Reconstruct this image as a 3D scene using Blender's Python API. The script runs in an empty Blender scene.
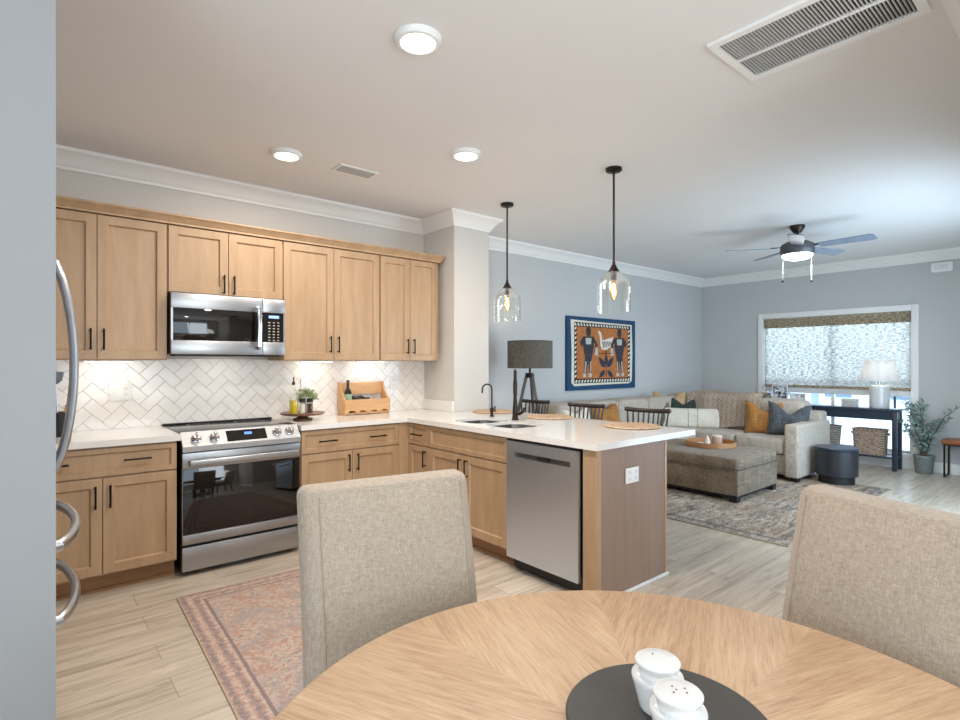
import bpy, bmesh, math, random
from mathutils import Vector, Matrix
random.seed(7)
PI = math.pi
S = bpy.context.scene
COL = S.collection
R = math.radians

# ------------------------------------------------------------------ camera, world, light, exposure
cam_d = bpy.data.cameras.new('camera'); cam = bpy.data.objects.new('camera', cam_d); COL.objects.link(cam)
cam.location = (0, 0, 1.37); cam.rotation_euler = (R(90), 0, R(-40))
cam_d.sensor_width = 36; cam_d.lens = 36 * 540 / 960; cam_d.shift_y = 3 / 960; cam_d.clip_start = 0.02
S.camera = cam
S.view_settings.view_transform = 'Standard'; S.view_settings.look = 'None'
S.view_settings.gamma = 1; S.view_settings.use_curve_mapping = False
S.view_settings.exposure = 0.68
w = bpy.data.worlds.new('sky'); S.world = w; w.use_nodes = True
w.node_tree.nodes['Background'].inputs[0].default_value = (0.70, 0.86, 1.0, 1)
w.node_tree.nodes['Background'].inputs[1].default_value = 2.3

def area(name, loc, direction, sx, sy, watt, col, shape='RECTANGLE', spread=180):
    l = bpy.data.lights.new(name, 'AREA'); l.shape = shape; l.size = sx; l.size_y = sy
    l.energy = watt; l.color = col; l.spread = R(spread)
    o = bpy.data.objects.new(name, l); COL.objects.link(o); o.location = loc
    o.rotation_euler = Vector(direction).to_track_quat('-Z', 'Y').to_euler()
    return o
def point(name, loc, watt, col, rad=.03):
    l = bpy.data.lights.new(name, 'POINT'); l.energy = watt; l.color = col; l.shadow_soft_size = rad
    o = bpy.data.objects.new(name, l); COL.objects.link(o); o.location = loc
    return o
WARM = (1.0, .80, .60); NEUT = (1.0, .93, .86); DAY = (.80, .90, 1.0); BLUE = (.54, .77, 1.0)
# daylight that falls in through the windows of the dining nook and of the living room
area('daylight_dining_back', (1.3, -1.80, 1.45), (0.25, 1, .42), 1.6, 1.7, 27, (.93, .96, 1.0))
area('daylight_dining_left', (-1.62, -.4, 1.45), (1, .05, .25), 1.6, 1.6, 19, DAY)
area('daylight_living_right', (5.9, .42, 1.30), (.05, 1, -.06), 2.2, 1.9, 40, BLUE)
area('daylight_living_window', (9.7, 2.66, 2.35), (-1, 0, -.42), 2.6, 2.0, 56, (.66, .84, 1.0))

# ------------------------------------------------------------------ colour and node helpers
def lin(c):
    def f(v):
        v /= 255.0
        return v / 12.92 if v <= .04045 else ((v + .055) / 1.055) ** 2.4
    return (f(c[0]), f(c[1]), f(c[2]), 1.0)

class NT:
    """small wrapper for node graphs"""
    def __init__(s, name):
        s.m = bpy.data.materials.new(name); s.m.use_nodes = True
        s.t = s.m.node_tree; s.b = s.t.nodes['Principled BSDF']; s.out = s.t.nodes['Material Output']
        s._c = None
    def n(s, typ, **kw):
        nd = s.t.nodes.new(typ)
        for k, v in kw.items(): setattr(nd, k, v)
        return nd
    def put(s, sock, v):
        if isinstance(v, bpy.types.NodeSocket): s.t.links.new(v, sock)
        else: sock.default_value = v
    def coord(s):
        if s._c is None: s._c = s.n('ShaderNodeTexCoord').outputs['Object']
        return s._c
    def scaled(s, sc, loc=(0, 0, 0), rot=(0, 0, 0)):
        m = s.n('ShaderNodeMapping'); s.put(m.inputs[0], s.coord())
        m.inputs['Scale'].default_value = sc; m.inputs['Location'].default_value = loc; m.inputs['Rotation'].default_value = rot
        return m.outputs[0]
    def noise(s, vec, scale=1, detail=4, rough=.6, dist=0):
        k = s.n('ShaderNodeTexNoise'); s.put(k.inputs['Vector'], vec)
        k.inputs['Scale'].default_value = scale; k.inputs['Detail'].default_value = detail
        k.inputs['Roughness'].default_value = rough; k.inputs['Distortion'].default_value = dist
        return k.outputs['Fac']
    def voro(s, vec, scale=1, feature='F1', out='Distance'):
        k = s.n('ShaderNodeTexVoronoi', feature=feature); s.put(k.inputs['Vector'], vec); k.inputs['Scale'].default_value = scale
        return k.outputs[out]
    def wave(s, vec, scale=1, dist=0, dscale=1, detail=2, direction='X', prof='SIN'):
        k = s.n('ShaderNodeTexWave', bands_direction=direction, wave_profile=prof); s.put(k.inputs['Vector'], vec)
        k.inputs['Scale'].default_value = scale; k.inputs['Distortion'].default_value = dist
        k.inputs['Detail Scale'].default_value = dscale; k.inputs['Detail'].default_value = detail
        return k.outputs['Fac']
    def ramp(s, fac, stops, mode='LINEAR'):
        k = s.n('ShaderNodeValToRGB'); k.color_ramp.interpolation = mode; e = k.color_ramp.elements
        while len(e) < len(stops): e.new(.5)
        for i, (p, c) in enumerate(stops): e[i].position = p; e[i].color = c if len(c) == 4 else (*c, 1)
        s.put(k.inputs[0], fac); return k.outputs[0]
    def mix(s, fac, a, b, mode='MIX'):
        k = s.n('ShaderNodeMix', data_type='RGBA', blend_type=mode)
        s.put(k.inputs[0], fac); s.put(k.inputs[6], a); s.put(k.inputs[7], b); return k.outputs[2]
    def math(s, op, a, b=0.0, c=0.0):
        k = s.n('ShaderNodeMath', operation=op); s.put(k.inputs[0], a); s.put(k.inputs[1], b); s.put(k.inputs[2], c); return k.outputs[0]
    def xyz(s, vec):
        k = s.n('ShaderNodeSeparateXYZ'); s.put(k.inputs[0], vec); return k.outputs
    def comb(s, x, y, z):
        k = s.n('ShaderNodeCombineXYZ'); s.put(k.inputs[0], x); s.put(k.inputs[1], y); s.put(k.inputs[2], z); return k.outputs[0]
    def bump(s, h, strength=.3, dist=.01):
        k = s.n('ShaderNodeBump'); s.put(k.inputs['Height'], h)
        k.inputs['Strength'].default_value = strength; k.inputs['Distance'].default_value = dist
        s.t.links.new(k.outputs[0], s.b.inputs['Normal'])
    def set(s, col=None, rough=None, metal=None, spec=None, **kw):
        if col is not None: s.put(s.b.inputs['Base Color'], col)
        if rough is not None: s.put(s.b.inputs['Roughness'], rough)
        if metal is not None: s.b.inputs['Metallic'].default_value = metal
        if spec is not None: s.b.inputs['Specular IOR Level'].default_value = spec
        for k, v in kw.items(): s.put(s.b.inputs[k.replace('_', ' ')], v)
        return s.m

def plain(name, rgb, rough=.5, metal=0, spec=.5, var=.06, sc=14):
    t = NT(name); c = lin(rgb)
    f = t.noise(t.scaled((sc, sc, sc)), 1, 3)
    a = tuple(v * (1 - var) for v in c[:3]) + (1,); b = tuple(min(1, v * (1 + var)) for v in c[:3]) + (1,)
    return t.set(t.ramp(f, [(.3, a), (.7, b)]), rough, metal, spec)
def glow(name, rgb, strength):
    t = NT(name); t.set(lin(rgb), .5); t.b.inputs['Emission Color'].default_value = lin(rgb); t.b.inputs['Emission Strength'].default_value = strength
    return t.m
def wood(name, dark, light, rough=.45, stretch=(14, 14, 1.1), bump=.05, detail=5, extra=None):
    t = NT(name); v = t.scaled(stretch)
    a = t.noise(v, 1, detail, .62, .6)
    b = t.noise(t.scaled(tuple(x * 5 for x in stretch)), 1, 3, .6)
    f = t.math('ADD', t.math('MULTIPLY', a, .72), t.math('MULTIPLY', b, .28))
    t.bump(b, bump, .002)
    return t.set(t.ramp(f, [(.3, lin(dark)), (.68, lin(light))]), rough)
def weave(name, dark, light, sc=220, rough=.9, bump=.25, tint=None):
    t = NT(name)
    a = t.noise(t.scaled((sc * .16, sc, sc)), 1, 2); b = t.noise(t.scaled((sc, sc * .16, sc * .12)), 1, 2)
    f = t.math('ADD', t.math('MULTIPLY', a, .5), t.math('MULTIPLY', b, .5))
    t.bump(f, bump, .003)
    return t.set(t.ramp(f, [(.36, lin(dark)), (.62, lin(light))]), rough, 0, .2, Sheen_Weight=.15)
def steel(name, rgb=(196, 196, 196), rough=.28, axis='Z', tint=.05):
    t = NT(name)
    s = {'X': (2, 260, 260), 'Y': (260, 2, 260), 'Z': (260, 260, 2)}[axis]
    f = t.noise(t.scaled(s), 1, 2); c = lin(rgb)
    t.put(t.b.inputs['Roughness'], t.ramp(f, [(.3, (rough - .05,) * 3), (.7, (rough + .08,) * 3)]))
    return t.set(t.ramp(f, [(.3, tuple(v * (1 - tint) for v in c[:3])), (.7, c[:3])]), None, 1.0)
def glass(name, tint=(255, 255, 255), rough=.02, mixin=.86, face=.25):
    """thin clear pane: mostly lets light straight through, some gloss"""
    t = NT(name)
    tr = t.n('ShaderNodeBsdfTransparent'); tr.inputs[0].default_value = lin(tint)
    gl = t.n('ShaderNodeBsdfGlossy'); gl.inputs['Roughness'].default_value = rough; gl.inputs[0].default_value = (1, 1, 1, 1)
    lw = t.n('ShaderNodeLayerWeight'); lw.inputs[0].default_value = face
    mx = t.n('ShaderNodeMixShader')
    t.t.links.new(t.math('MULTIPLY', lw.outputs['Facing'], 1 - mixin + .25), mx.inputs[0])
    t.t.links.new(tr.outputs[0], mx.inputs[1]); t.t.links.new(gl.outputs[0], mx.inputs[2])
    t.t.links.new(mx.outputs[0], t.out.inputs[0])
    return t.m

MAT = {}
MAT['wall'] = plain('wall_paint', (208, 203, 196), .85, 0, .2, .012, 2)
MAT['wall_cool'] = plain('wall_paint_living', (197, 196, 194), .85, 0, .2, .012, 2)
MAT['ceiling'] = plain('ceiling_paint', (232, 230, 228), .9, 0, .15, .01, 2)
MAT['trim'] = plain('white_trim', (240, 237, 232), .45, 0, .4, .01, 3)
MAT['quartz'] = plain('white_quartz', (232, 228, 222), .14, 0, .5, .02, 30)
MAT['tile'] = plain('white_tile', (240, 236, 230), .12, 0, .5, .02, 4)
MAT['grout'] = plain('grout', (196, 190, 182), .9)
MAT['maple'] = wood('stained_maple', (164, 132, 98), (188, 156, 122), .42, (9, 9, 1.0), .04)
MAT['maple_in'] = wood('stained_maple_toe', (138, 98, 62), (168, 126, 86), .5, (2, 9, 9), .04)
MAT['panel'] = wood('end_panel_veneer', (140, 114, 98), (156, 130, 112), .5, (7, 7, .8), .03)
MAT['black'] = plain('black_metal', (26, 25, 25), .38, .6, .5, .05)
MAT['bronze'] = plain('dark_bronze', (58, 50, 44), .35, .9, .5, .1)
MAT['steel'] = steel('brushed_steel', (216, 228, 240), .34, 'Y', .05)
MAT['steel_h'] = steel('brushed_steel_h', (170, 171, 172), .34, 'X', .03)
MAT['satin'] = plain('satin_steel', (196, 196, 198), .32, 1.0, .5, .02)
MAT['chrome'] = plain('chrome', (215, 215, 218), .12, 1.0, .5, .01)
MAT['blackglass'] = plain('black_glass', (10, 9, 9), .04, 0, .7, .02)
MAT['cook'] = plain('cooktop_glass', (58, 58, 60), .12, 0, .9, .1)
MAT['dark'] = plain('dark_plastic', (22, 22, 24), .5)
MAT['white_pl'] = plain('white_plastic', (240, 240, 238), .4, 0, .4, .01)
MAT['linen'] = weave('natural_linen', (148, 134, 118), (180, 166, 149), 420)
MAT['linen_side'] = MAT['linen']
MAT['sofa'] = weave('sofa_fabric', (156, 146, 133), (194, 183, 168), 160)
MAT['velvet'] = weave('ottoman_velvet', (98, 86, 72), (136, 122, 104), 40, .8, .1)
MAT['ceramic'] = plain('white_ceramic', (214, 213, 211), .12, 0, .6, .01)
MAT['slate'] = plain('black_slate', (64, 61, 58), .42, 0, .4, .12, 20)
MAT['walnut'] = wood('walnut', (96, 62, 42), (134, 90, 62), .4, (2, 12, 12))
MAT['pine'] = wood('pine', (196, 146, 96), (222, 178, 128), .5, (1.5, 14, 14))
MAT['pine_z'] = wood('pine_upright', (196, 146, 96), (222, 178, 128), .5, (14, 14, 1.5))
MAT['oakdark'] = wood('dark_stool_wood', (44, 36, 32), (72, 60, 52), .4, (12, 12, 2))
MAT['honey'] = wood('honey_wood', (158, 110, 70), (186, 138, 96), .4, (5, 5, 5))
MAT['leather'] = plain('cognac_leather', (146, 88, 56), .4, 0, .5, .12)
MAT['navy'] = plain('blue_black_paint', (42, 52, 66), .32, 0, .5, .06)
MAT['glass'] = glass('clear_glass', (253, 254, 253), .05, .50, .38)
MAT['pane'] = glass('window_glass', (250, 253, 255))

# ------------------------------------------------------------------ mesh helpers
class MB:
    def __init__(s): s.bm = bmesh.new()
    def _fin(s, verts, M):
        if M is not None: bmesh.ops.transform(s.bm, matrix=M, verts=verts)
    def box(s, x0, x1, y0, y1, z0, z1, bev=0, seg=2, M=None):
        r = bmesh.ops.create_cube(s.bm, size=1); v = r['verts']
        for q in v:
            q.co = Vector(((x0 + x1) / 2 + q.co.x * (x1 - x0), (y0 + y1) / 2 + q.co.y * (y1 - y0), (z0 + z1) / 2 + q.co.z * (z1 - z0)))
        if bev:
            e = list({e for q in v for e in q.link_edges})
            rr = bmesh.ops.bevel(s.bm, geom=e, offset=bev, segments=seg, affect='EDGES', profile=.5)
            v = list({q for f in rr['faces'] for q in f.verts} | {q for q in v if q.is_valid})
        s._fin(v, M); return s
    def lathe(s, prof, cx=0, cy=0, n=32, M=None, cap=True):
        rings = []
        for r, z in prof:
            if r < 1e-5: rings.append([s.bm.verts.new((cx, cy, z))])
            else: rings.append([s.bm.verts.new((cx + r * math.cos(2 * PI * k / n), cy + r * math.sin(2 * PI * k / n), z)) for k in range(n)])
        for a, b in zip(rings, rings[1:]):
            for k in range(n):
                k2 = (k + 1) % n
                if len(a) == 1 and len(b) == 1: continue
                if len(a) == 1: s.bm.faces.new((a[0], b[k2], b[k]))
                elif len(b) == 1: s.bm.faces.new((a[k], a[k2], b[0]))
                else: s.bm.faces.new((a[k], a[k2], b[k2], b[k]))
        if cap:
            if len(rings[0]) > 1: s.bm.faces.new(list(reversed(rings[0])))
            if len(rings[-1]) > 1: s.bm.faces.new(rings[-1])
        s._fin([v for r in rings for v in r], M); return s
    def tube(s, pts, r, n=10, M=None, flat=None):
        pts = [Vector(p) for p in pts]; rings = []; prev = None
        rr = r if isinstance(r, (list, tuple)) else [r] * len(pts)
        for i, p in enumerate(pts):
            d = (pts[min(i + 1, len(pts) - 1)] - pts[max(i - 1, 0)]).normalized()
            if prev is None:
                up = Vector((0, 0, 1)) if abs(d.z) < .9 else Vector((1, 0, 0)); a = d.cross(up).normalized()
            else: a = (prev - d * prev.dot(d)).normalized()
            prev = a; b = d.cross(a)
            fa, fb = flat if flat else (1, 1)
            rings.append([s.bm.verts.new(p + (a * math.cos(2 * PI * k / n) * fa + b * math.sin(2 * PI * k / n) * fb) * rr[i]) for k in range(n)])
        for a, b in zip(rings, rings[1:]):
            for k in range(n): s.bm.faces.new((a[k], a[(k + 1) % n], b[(k + 1) % n], b[k]))
        s.bm.faces.new(list(reversed(rings[0]))); s.bm.faces.new(rings[-1])
        s._fin([v for q in rings for v in q], M); return s
    def cyl(s, p0, p1, r0, r1=None, n=14): return s.tube([p0, p1], [r0, r0 if r1 is None else r1], n)
    def grid(s, fn, nu, nv, M=None, closed_u=False, caps=False):
        V = [[s.bm.verts.new(fn(i / nu, j / nv)) for j in range(nv + 1)] for i in range(nu + (0 if closed_u else 1))]
        L = len(V)
        for i in range(nu):
            for j in range(nv):
                s.bm.faces.new((V[i % L][j], V[(i + 1) % L][j], V[(i + 1) % L][j + 1], V[i % L][j + 1]))
        if caps:
            s.bm.faces.new([q[0] for q in V]); s.bm.faces.new([q[-1] for q in V])
        s._fin([v for q in V for v in q], M); return s
    def super(s, c, a, e1=.3, e2=.3, nu=40, nv=20, M=None):
        """rounded cushion: superellipsoid at c with half sizes a"""
        def p(w, e): return math.copysign(abs(w) ** e, w)
        def fn(u, v):
            t = 2 * PI * u; f = -PI / 2 + PI * (.004 + .992 * v)
            return (c[0] + a[0] * p(math.cos(f), e1) * p(math.cos(t), e2), c[1] + a[1] * p(math.cos(f), e1) * p(math.sin(t), e2), c[2] + a[2] * p(math.sin(f), e1))
        return s.grid(fn, nu, nv, M, True, True)
    def prism(s, poly, h0, h1, plane='XY', M=None):
        def P(a, b, h): return {'XY': (a, b, h), 'XZ': (a, h, b), 'YZ': (h, a, b)}[plane]
        A = [s.bm.verts.new(P(a, b, h0)) for a, b in poly]; B = [s.bm.verts.new(P(a, b, h1)) for a, b in poly]
        k = len(poly)
        s.bm.faces.new(A); s.bm.faces.new(list(reversed(B)))
        for i in range(k): s.bm.faces.new((A[i], B[i], B[(i + 1) % k], A[(i + 1) % k]))
        s._fin(A + B, M); return s
    def plate(s, outer, holes, z0, z1):
        """flat plate with holes"""
        es = []
        for loop in [outer] + holes:
            vs = [s.bm.verts.new((x, y, z1)) for x, y in loop]
            es += [s.bm.edges.new((vs[i], vs[(i + 1) % len(vs)])) for i in range(len(vs))]
        r = bmesh.ops.triangle_fill(s.bm, use_beauty=True, edges=es)
        fs = [f for f in r['geom'] if isinstance(f, bmesh.types.BMFace)]
        ex = bmesh.ops.extrude_face_region(s.bm, geom=fs)
        vs = [v for v in ex['geom'] if isinstance(v, bmesh.types.BMVert)]
        bmesh.ops.translate(s.bm, verts=vs, vec=(0, 0, z0 - z1)); return s

def root_of(o):
    while o.parent: o = o.parent
    return o
def obj(name, mb, mat, parent=None, world=False, sharp=38, label=None):
    bm = mb.bm
    if world and parent is not None:
        rt = root_of(parent); bmesh.ops.translate(bm, verts=bm.verts, vec=-Vector(rt.location))
    bmesh.ops.recalc_face_normals(bm, faces=bm.faces)
    me = bpy.data.meshes.new(name); bm.to_mesh(me); bm.free()
    me.shade_smooth(); me.set_sharp_from_angle(angle=R(sharp))
    if mat is not None: me.materials.append(MAT[mat] if isinstance(mat, str) else mat)
    o = bpy.data.objects.new(name, me); COL.objects.link(o)
    if parent is not None: o.parent = parent
    if label: o['label'] = label
    return o
def tag(o, label, cat, group=None):
    o['label'] = label; o['category'] = cat
    if group: o['group'] = group
    return o
def thing(name, label, cat, loc=(0, 0, 0), rz=0, group=None):
    o = bpy.data.objects.new(name, None); COL.objects.link(o); o.empty_display_size = .05
    o.location = loc; o.rotation_euler = (0, 0, rz); return tag(o, label, cat, group)
def solo(name, mb, mat, label, cat, group=None, loc=None, rz=0, sharp=38):
    """a thing that is one mesh; geometry given around loc"""
    o = obj(name, mb, mat, None, sharp=sharp)
    if loc is not None: o.location = loc; o.rotation_euler = (0, 0, rz)
    return tag(o, label, cat, group)
def struct(name, mb, mat, parent=None, sharp=38):
    o = obj(name, mb, mat, parent, sharp=sharp)
    if parent is None: o['kind'] = 'structure'
    return o
def dup(o, loc, rz=None, label=None, parent=None, top=True):
    c = o.copy(); COL.objects.link(c)
    if top:
        c.location = loc
        if rz is not None: c.rotation_euler = (0, 0, rz)
        if label: c['label'] = label
    else: c.parent = parent
    for ch in list(o.children): dup(ch, None, parent=c, top=False)
    return c
def rrect(x0, x1, y0, y1, r, n=6):
    out = []
    for cx, cy, a in ((x1 - r, y1 - r, 0), (x0 + r, y1 - r, 90), (x0 + r, y0 + r, 180), (x1 - r, y0 + r, 270)):
        out += [(cx + r * math.cos(R(a + 90 * k / n)), cy + r * math.sin(R(a + 90 * k / n))) for k in range(n + 1)]
    return out

# ------------------------------------------------------------------ the room
CE = 2.77; YK = 4.49; YA = 4.58; XW = 8.72; YR = .35
def floor_mat():
    t = NT('oak_plank_floor')
    b = t.n('ShaderNodeTexBrick'); b.offset = .37; b.offset_frequency = 2; b.squash = 1
    t.put(b.inputs['Vector'], t.scaled((1, 1, 1), (.31, .06, 0)))
    b.inputs['Color1'].default_value = (0, 0, 0, 1); b.inputs['Color2'].default_value = (1, 1, 1, 1); b.inputs['Mortar'].default_value = (.5, .5, .5, 1)
    b.inputs['Scale'].default_value = 1; b.inputs['Brick Width'].default_value = 1.25; b.inputs['Row Height'].default_value = .182
    b.inputs['Mortar Size'].default_value = .0016; b.inputs['Mortar Smooth'].default_value = .1
    off = t.math('MULTIPLY', b.outputs['Color'], 7.0)
    v = t.xyz(t.coord()); vec = t.comb(t.math('MULTIPLY', v[0], 1.3), t.math('ADD', t.math('MULTIPLY', v[1], 16), off), off)
    g = t.noise(vec, 1, 6, .62, .9); g2 = t.noise(t.comb(t.math('MULTIPLY', v[0], 5.0), t.math('MULTIPLY', v[1], 130), off), 1, 3, .6)
    k = t.noise(t.comb(t.math('MULTIPLY', v[0], 2.4), t.math('MULTIPLY', v[1], 9), t.math('ADD', off, 4.0)), 1, 3, .5, 1.6)
    f = t.math('ADD', t.math('MULTIPLY', g, .75), t.math('MULTIPLY', g2, .25))
    c = t.ramp(f, [(.34, lin((150, 134, 117))), (.5, lin((197, 182, 163))), (.66, lin((216, 203, 187)))])
    c = t.mix(t.math('MULTIPLY', b.outputs['Color'], .38), c, lin((204, 192, 176)))
    c = t.mix(t.ramp(k, [(.62, (0, 0, 0)), (.78, (.6, .6, .6))]), c, lin((112, 96, 82)))
    c = t.mix(t.math('MULTIPLY', b.outputs['Fac'], .65), c, lin((104, 90, 76)))
    t.bump(t.math('SUBTRACT', t.math('MULTIPLY', g2, .25), b.outputs['Fac']), .25, .003)
    return t.set(c, .30, 0, .5)
MAT['floor'] = floor_mat()
struct('floor', MB().box(-2.0, XW + .15, -2.2, 4.9, -.1, 0), 'floor')
struct('ceiling', MB().box(-2.0, XW + .15, -2.2, 4.9, CE, CE + .1), 'ceiling')
struct('wall_kitchen_back', MB().box(-.95, 3.24, YK, YK + .3, 0, CE), 'wall')
struct('wall_pillar', MB().box(3.035, 3.458, 3.99, YK + .3, 0, CE), 'wall')
struct('wall_living_back', MB().box(3.24, XW + .15, YA, YA + .3, 0, CE), 'wall_cool')
struct('wall_kitchen_left', MB().box(-1.0, -.85, 1.88, YK + .3, 0, CE), 'wall')
struct('wall_fridge_side', MB().box(-.85, .061, 1.88, 2.02, 0, CE), plain('wall_paint_shaded', (156, 157, 158), .85, 0, .2, .012, 2))  # wall paint darkened here to put the near wall's shade into its colour
# window wall with its opening, living room right wall with a patio door, dining walls with windows
def wall_open(name, axis, c0, c1, u0, u1, openings, mat):
    """wall slab with rectangular openings (u range, z range)"""
    mb = MB(); us = sorted({u0, u1, *[q for o in openings for q in o[:2]]}); zs = sorted({0, CE, *[q for o in openings for q in o[2:]]})
    for a, b in zip(us, us[1:]):
        for z, zz in zip(zs, zs[1:]):
            if any(a >= o[0] - 1e-6 and b <= o[1] + 1e-6 and z >= o[2] - 1e-6 and zz <= o[3] + 1e-6 for o in openings): continue
            mb.box(*((c0, c1, a, b) if axis == 'X' else (a, b, c0, c1)), z, zz)
    return struct(name, mb, mat)
WY0, WY1, WZ0, WZ1 = 1.755, 3.575, .20, 2.045
wall_open('wall_window', 'X', XW, XW + .15, YR - .15, 4.9, [(WY0, WY1, WZ0, WZ1)], 'wall_cool')
wall_open('wall_living_right', 'Y', YR - .15, YR, 2.45, XW, [(4.8, 7.0, .25, 2.3)], 'wall_cool')
struct('wall_dining_right', MB().box(2.45, 2.6, -2.0, YR - .15, 0, CE), 'wall')
wall_open('wall_dining_back', 'Y', -2.05, -1.9, -1.7, 2.6, [(-.5, 1.7, .6, 2.3)], 'wall')
wall_open('wall_dining_left', 'X', -1.85, -1.7, -2.05, 1.88, [(-.8, 1.0, .65, 2.25)], 'wall')
struct('wall_dining_hall', MB().box(-1.85, -.85, 1.88, 2.02, 0, CE), 'wall')

def sweep(path, prof):
    """profile (distance out from the wall, z) swept along a plan path, room on the right-hand side, mitred"""
    mb = MB(); rings = []
    P = [Vector(p) for p in path]
    for i, p in enumerate(P):
        nn = []
        if i > 0: d = (p - P[i - 1]).normalized(); nn.append(Vector((d.y, -d.x)))
        if i < len(P) - 1: d = (P[i + 1] - p).normalized(); nn.append(Vector((d.y, -d.x)))
        m = nn[0] if len(nn) == 1 else (nn[0] + nn[1]) / (1 + nn[0].dot(nn[1]))
        rings.append([mb.bm.verts.new((p.x + m.x * d0, p.y + m.y * d0, z)) for d0, z in prof])
    n = len(prof)
    for a, b in zip(rings, rings[1:]):
        for k in range(n): mb.bm.faces.new((a[k], a[(k + 1) % n], b[(k + 1) % n], b[k]))
    mb.bm.faces.new(rings[0]); mb.bm.faces.new(list(reversed(rings[-1])))
    return mb
cz = CE
crown = [(0, cz - .125), (.012, cz - .125), (.016, cz - .108), (.024, cz - .100), (.036, cz - .078), (.062, cz - .045), (.088, cz - .028), (.098, cz - .020), (.102, cz - .006), (.102, cz), (0, cz)]
struct('trim_1', sweep([(-.85, 2.02), (-.85, YK), (3.035, YK), (3.035, 3.99), (3.458, 3.99), (3.458, YA), (XW, YA), (XW, YR), (2.45, YR), (2.45, -1.9)], crown), 'trim', sharp=25)
base = [(0, 0), (.016, 0), (.016, .105), (.012, .118), (.006, .13), (0, .13)]
struct('baseboard_living', sweep([(3.458, 4.0), (3.458, YA), (XW, YA), (XW, YR), (2.45, YR), (2.45, -1.9), (-1.7, -1.9), (-1.7, 1.88)], base), 'trim', sharp=25)

# living room window: casing, sashes, panes
def win_x(n, x, y0, y1, z0, z1, mull):
    f = MB(); c = .078
    for a in ((y0 - c, y0, z0 - c, z1 + c), (y1, y1 + c, z0 - c, z1 + c), (y0, y1, z1, z1 + c), (y0, y1, z0 - c, z0)):
        f.box(x - .02, x, a[0], a[1], a[2], a[3], .004)
    w_ = struct('window_%d' % n, f, 'trim')
    s = MB(); d = .03
    for a in ((y0, y0 + d, z0, z1), (y1 - d, y1, z0, z1), (y0 + d, y1 - d, z1 - d, z1), (y0 + d, y1 - d, z0, z0 + d)): s.box(x + .06, x + .11, *a, .003)
    for m in mull: s.box(x + .065, x + .105, m - .022, m + .022, z0 + d, z1 - d, .003)
    s.box(x + .07, x + .10, y0 + d, y1 - d, (z0 + z1) / 2 - .02, (z0 + z1) / 2 + .02, .003)
    obj('window_frame', s, 'trim', w_)
    ys = [y0 + d] + list(mull) + [y1 - d]
    for a, b in zip(ys, ys[1:]): obj('window_pane', MB().box(x + .084, x + .088, a, b, z0 + d, z1 - d), 'pane', w_)
    obj('window_sill', MB().box(x - .03, x + .15, y0 - .05, y1 + .05, z0 - .025, z0, .004), 'trim', w_)
    return w_
win_x(1, XW, WY0, WY1, WZ0, WZ1, (2.66,))

# woven blind half way down the window
def blind_mat(name, open_, stops):
    t = NT(name); v = t.xyz(t.coord())
    n1 = t.noise(t.comb(0.0, t.math('MULTIPLY', v[1], 20), t.math('MULTIPLY', v[2], 95)), 1, 3, .7)
    n2 = t.noise(t.comb(3.0, t.math('MULTIPLY', v[1], 80), t.math('MULTIPLY', v[2], 48)), 1, 2, .7)
    f = t.math('ADD', t.math('MULTIPLY', n1, .6), t.math('MULTIPLY', n2, .4))
    col = t.ramp(f, stops)
    t.set(col, .9, 0, .1)
    tl = t.n('ShaderNodeBsdfTranslucent'); t.put(tl.inputs[0], col)
    m1 = t.n('ShaderNodeMixShader'); m1.inputs[0].default_value = .68
    t.t.links.new(t.b.outputs[0], m1.inputs[1]); t.t.links.new(tl.outputs[0], m1.inputs[2])
    tr = t.n('ShaderNodeBsdfTransparent'); m2 = t.n('ShaderNodeMixShader')
    t.t.links.new(t.ramp(f, [(.44, (0, 0, 0)), (.62, (open_,) * 3)]), m2.inputs[0])
    t.t.links.new(m1.outputs[0], m2.inputs[1]); t.t.links.new(tr.outputs[0], m2.inputs[2])
    t.t.links.new(m2.outputs[0], t.out.inputs[0])
    return t.m
MAT['woven'] = blind_mat('woven_blind', .22, [(.36, lin((138, 136, 132))), (.48, lin((196, 194, 188))), (.60, lin((242, 240, 236)))]); MAT['woven2'] = blind_mat('woven_valance', 0.0, [(.36, lin((128, 112, 92))), (.5, lin((190, 174, 150))), (.62, lin((236, 228, 214)))])
bl = thing('window_blind', 'pale woven blind lowered half way down the big window behind the sofa', 'window blind', (XW + .02, 2.665, 2.03))
obj('shade_cloth', MB().box(XW + .022, XW + .025, WY0 + .012, WY1 - .012, 1.02, 2.0), 'woven', bl, True)
obj('valance', MB().box(XW + .002, XW + .016, WY0 + .006, WY1 - .006, 1.90, 2.04, .003), 'woven2', bl, True)
obj('bottom_rail', MB().box(XW + .008, XW + .036, WY0 + .010, WY1 - .010, 1.005, 1.045, .006), 'woven2', bl, True)
obj('bottom_slip', MB().box(XW + .02, XW + .024, WY0 + .012, WY1 - .012, .93, 1.01), plain('pale_slip', (214, 214, 210), .8), bl, True)

# other openings' casings
def casing_y(n, y, x0, x1, z0, z1, side):
    f = MB(); c = .08
    for a in ((x0 - c, x0, z0 - c, z1 + c), (x1, x1 + c, z0 - c, z1 + c), (x0, x1, z1, z1 + c), (x0, x1, z0 - c, z0), ((x0 + x1) / 2 - .03, (x0 + x1) / 2 + .03, z0, z1)):
        f.box(a[0], a[1], y, y + .02 * side, a[2], a[3])
    return struct('window_%d' % n, f, 'trim')
casing_y(2, YR, 4.8, 7.0, .25, 2.3, 1); casing_y(3, -1.9, -.5, 1.7, .6, 2.3, 1)
f = MB()
for a in ((-.88, -.8, .57, 2.33), (1.0, 1.08, .57, 2.33), (-.8, 1.0, 2.25, 2.33), (-.8, 1.0, .57, .65), (.07, .13, .65, 2.25)): f.box(-1.7, -1.68, *a)
struct('window_4', f, 'trim')

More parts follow.
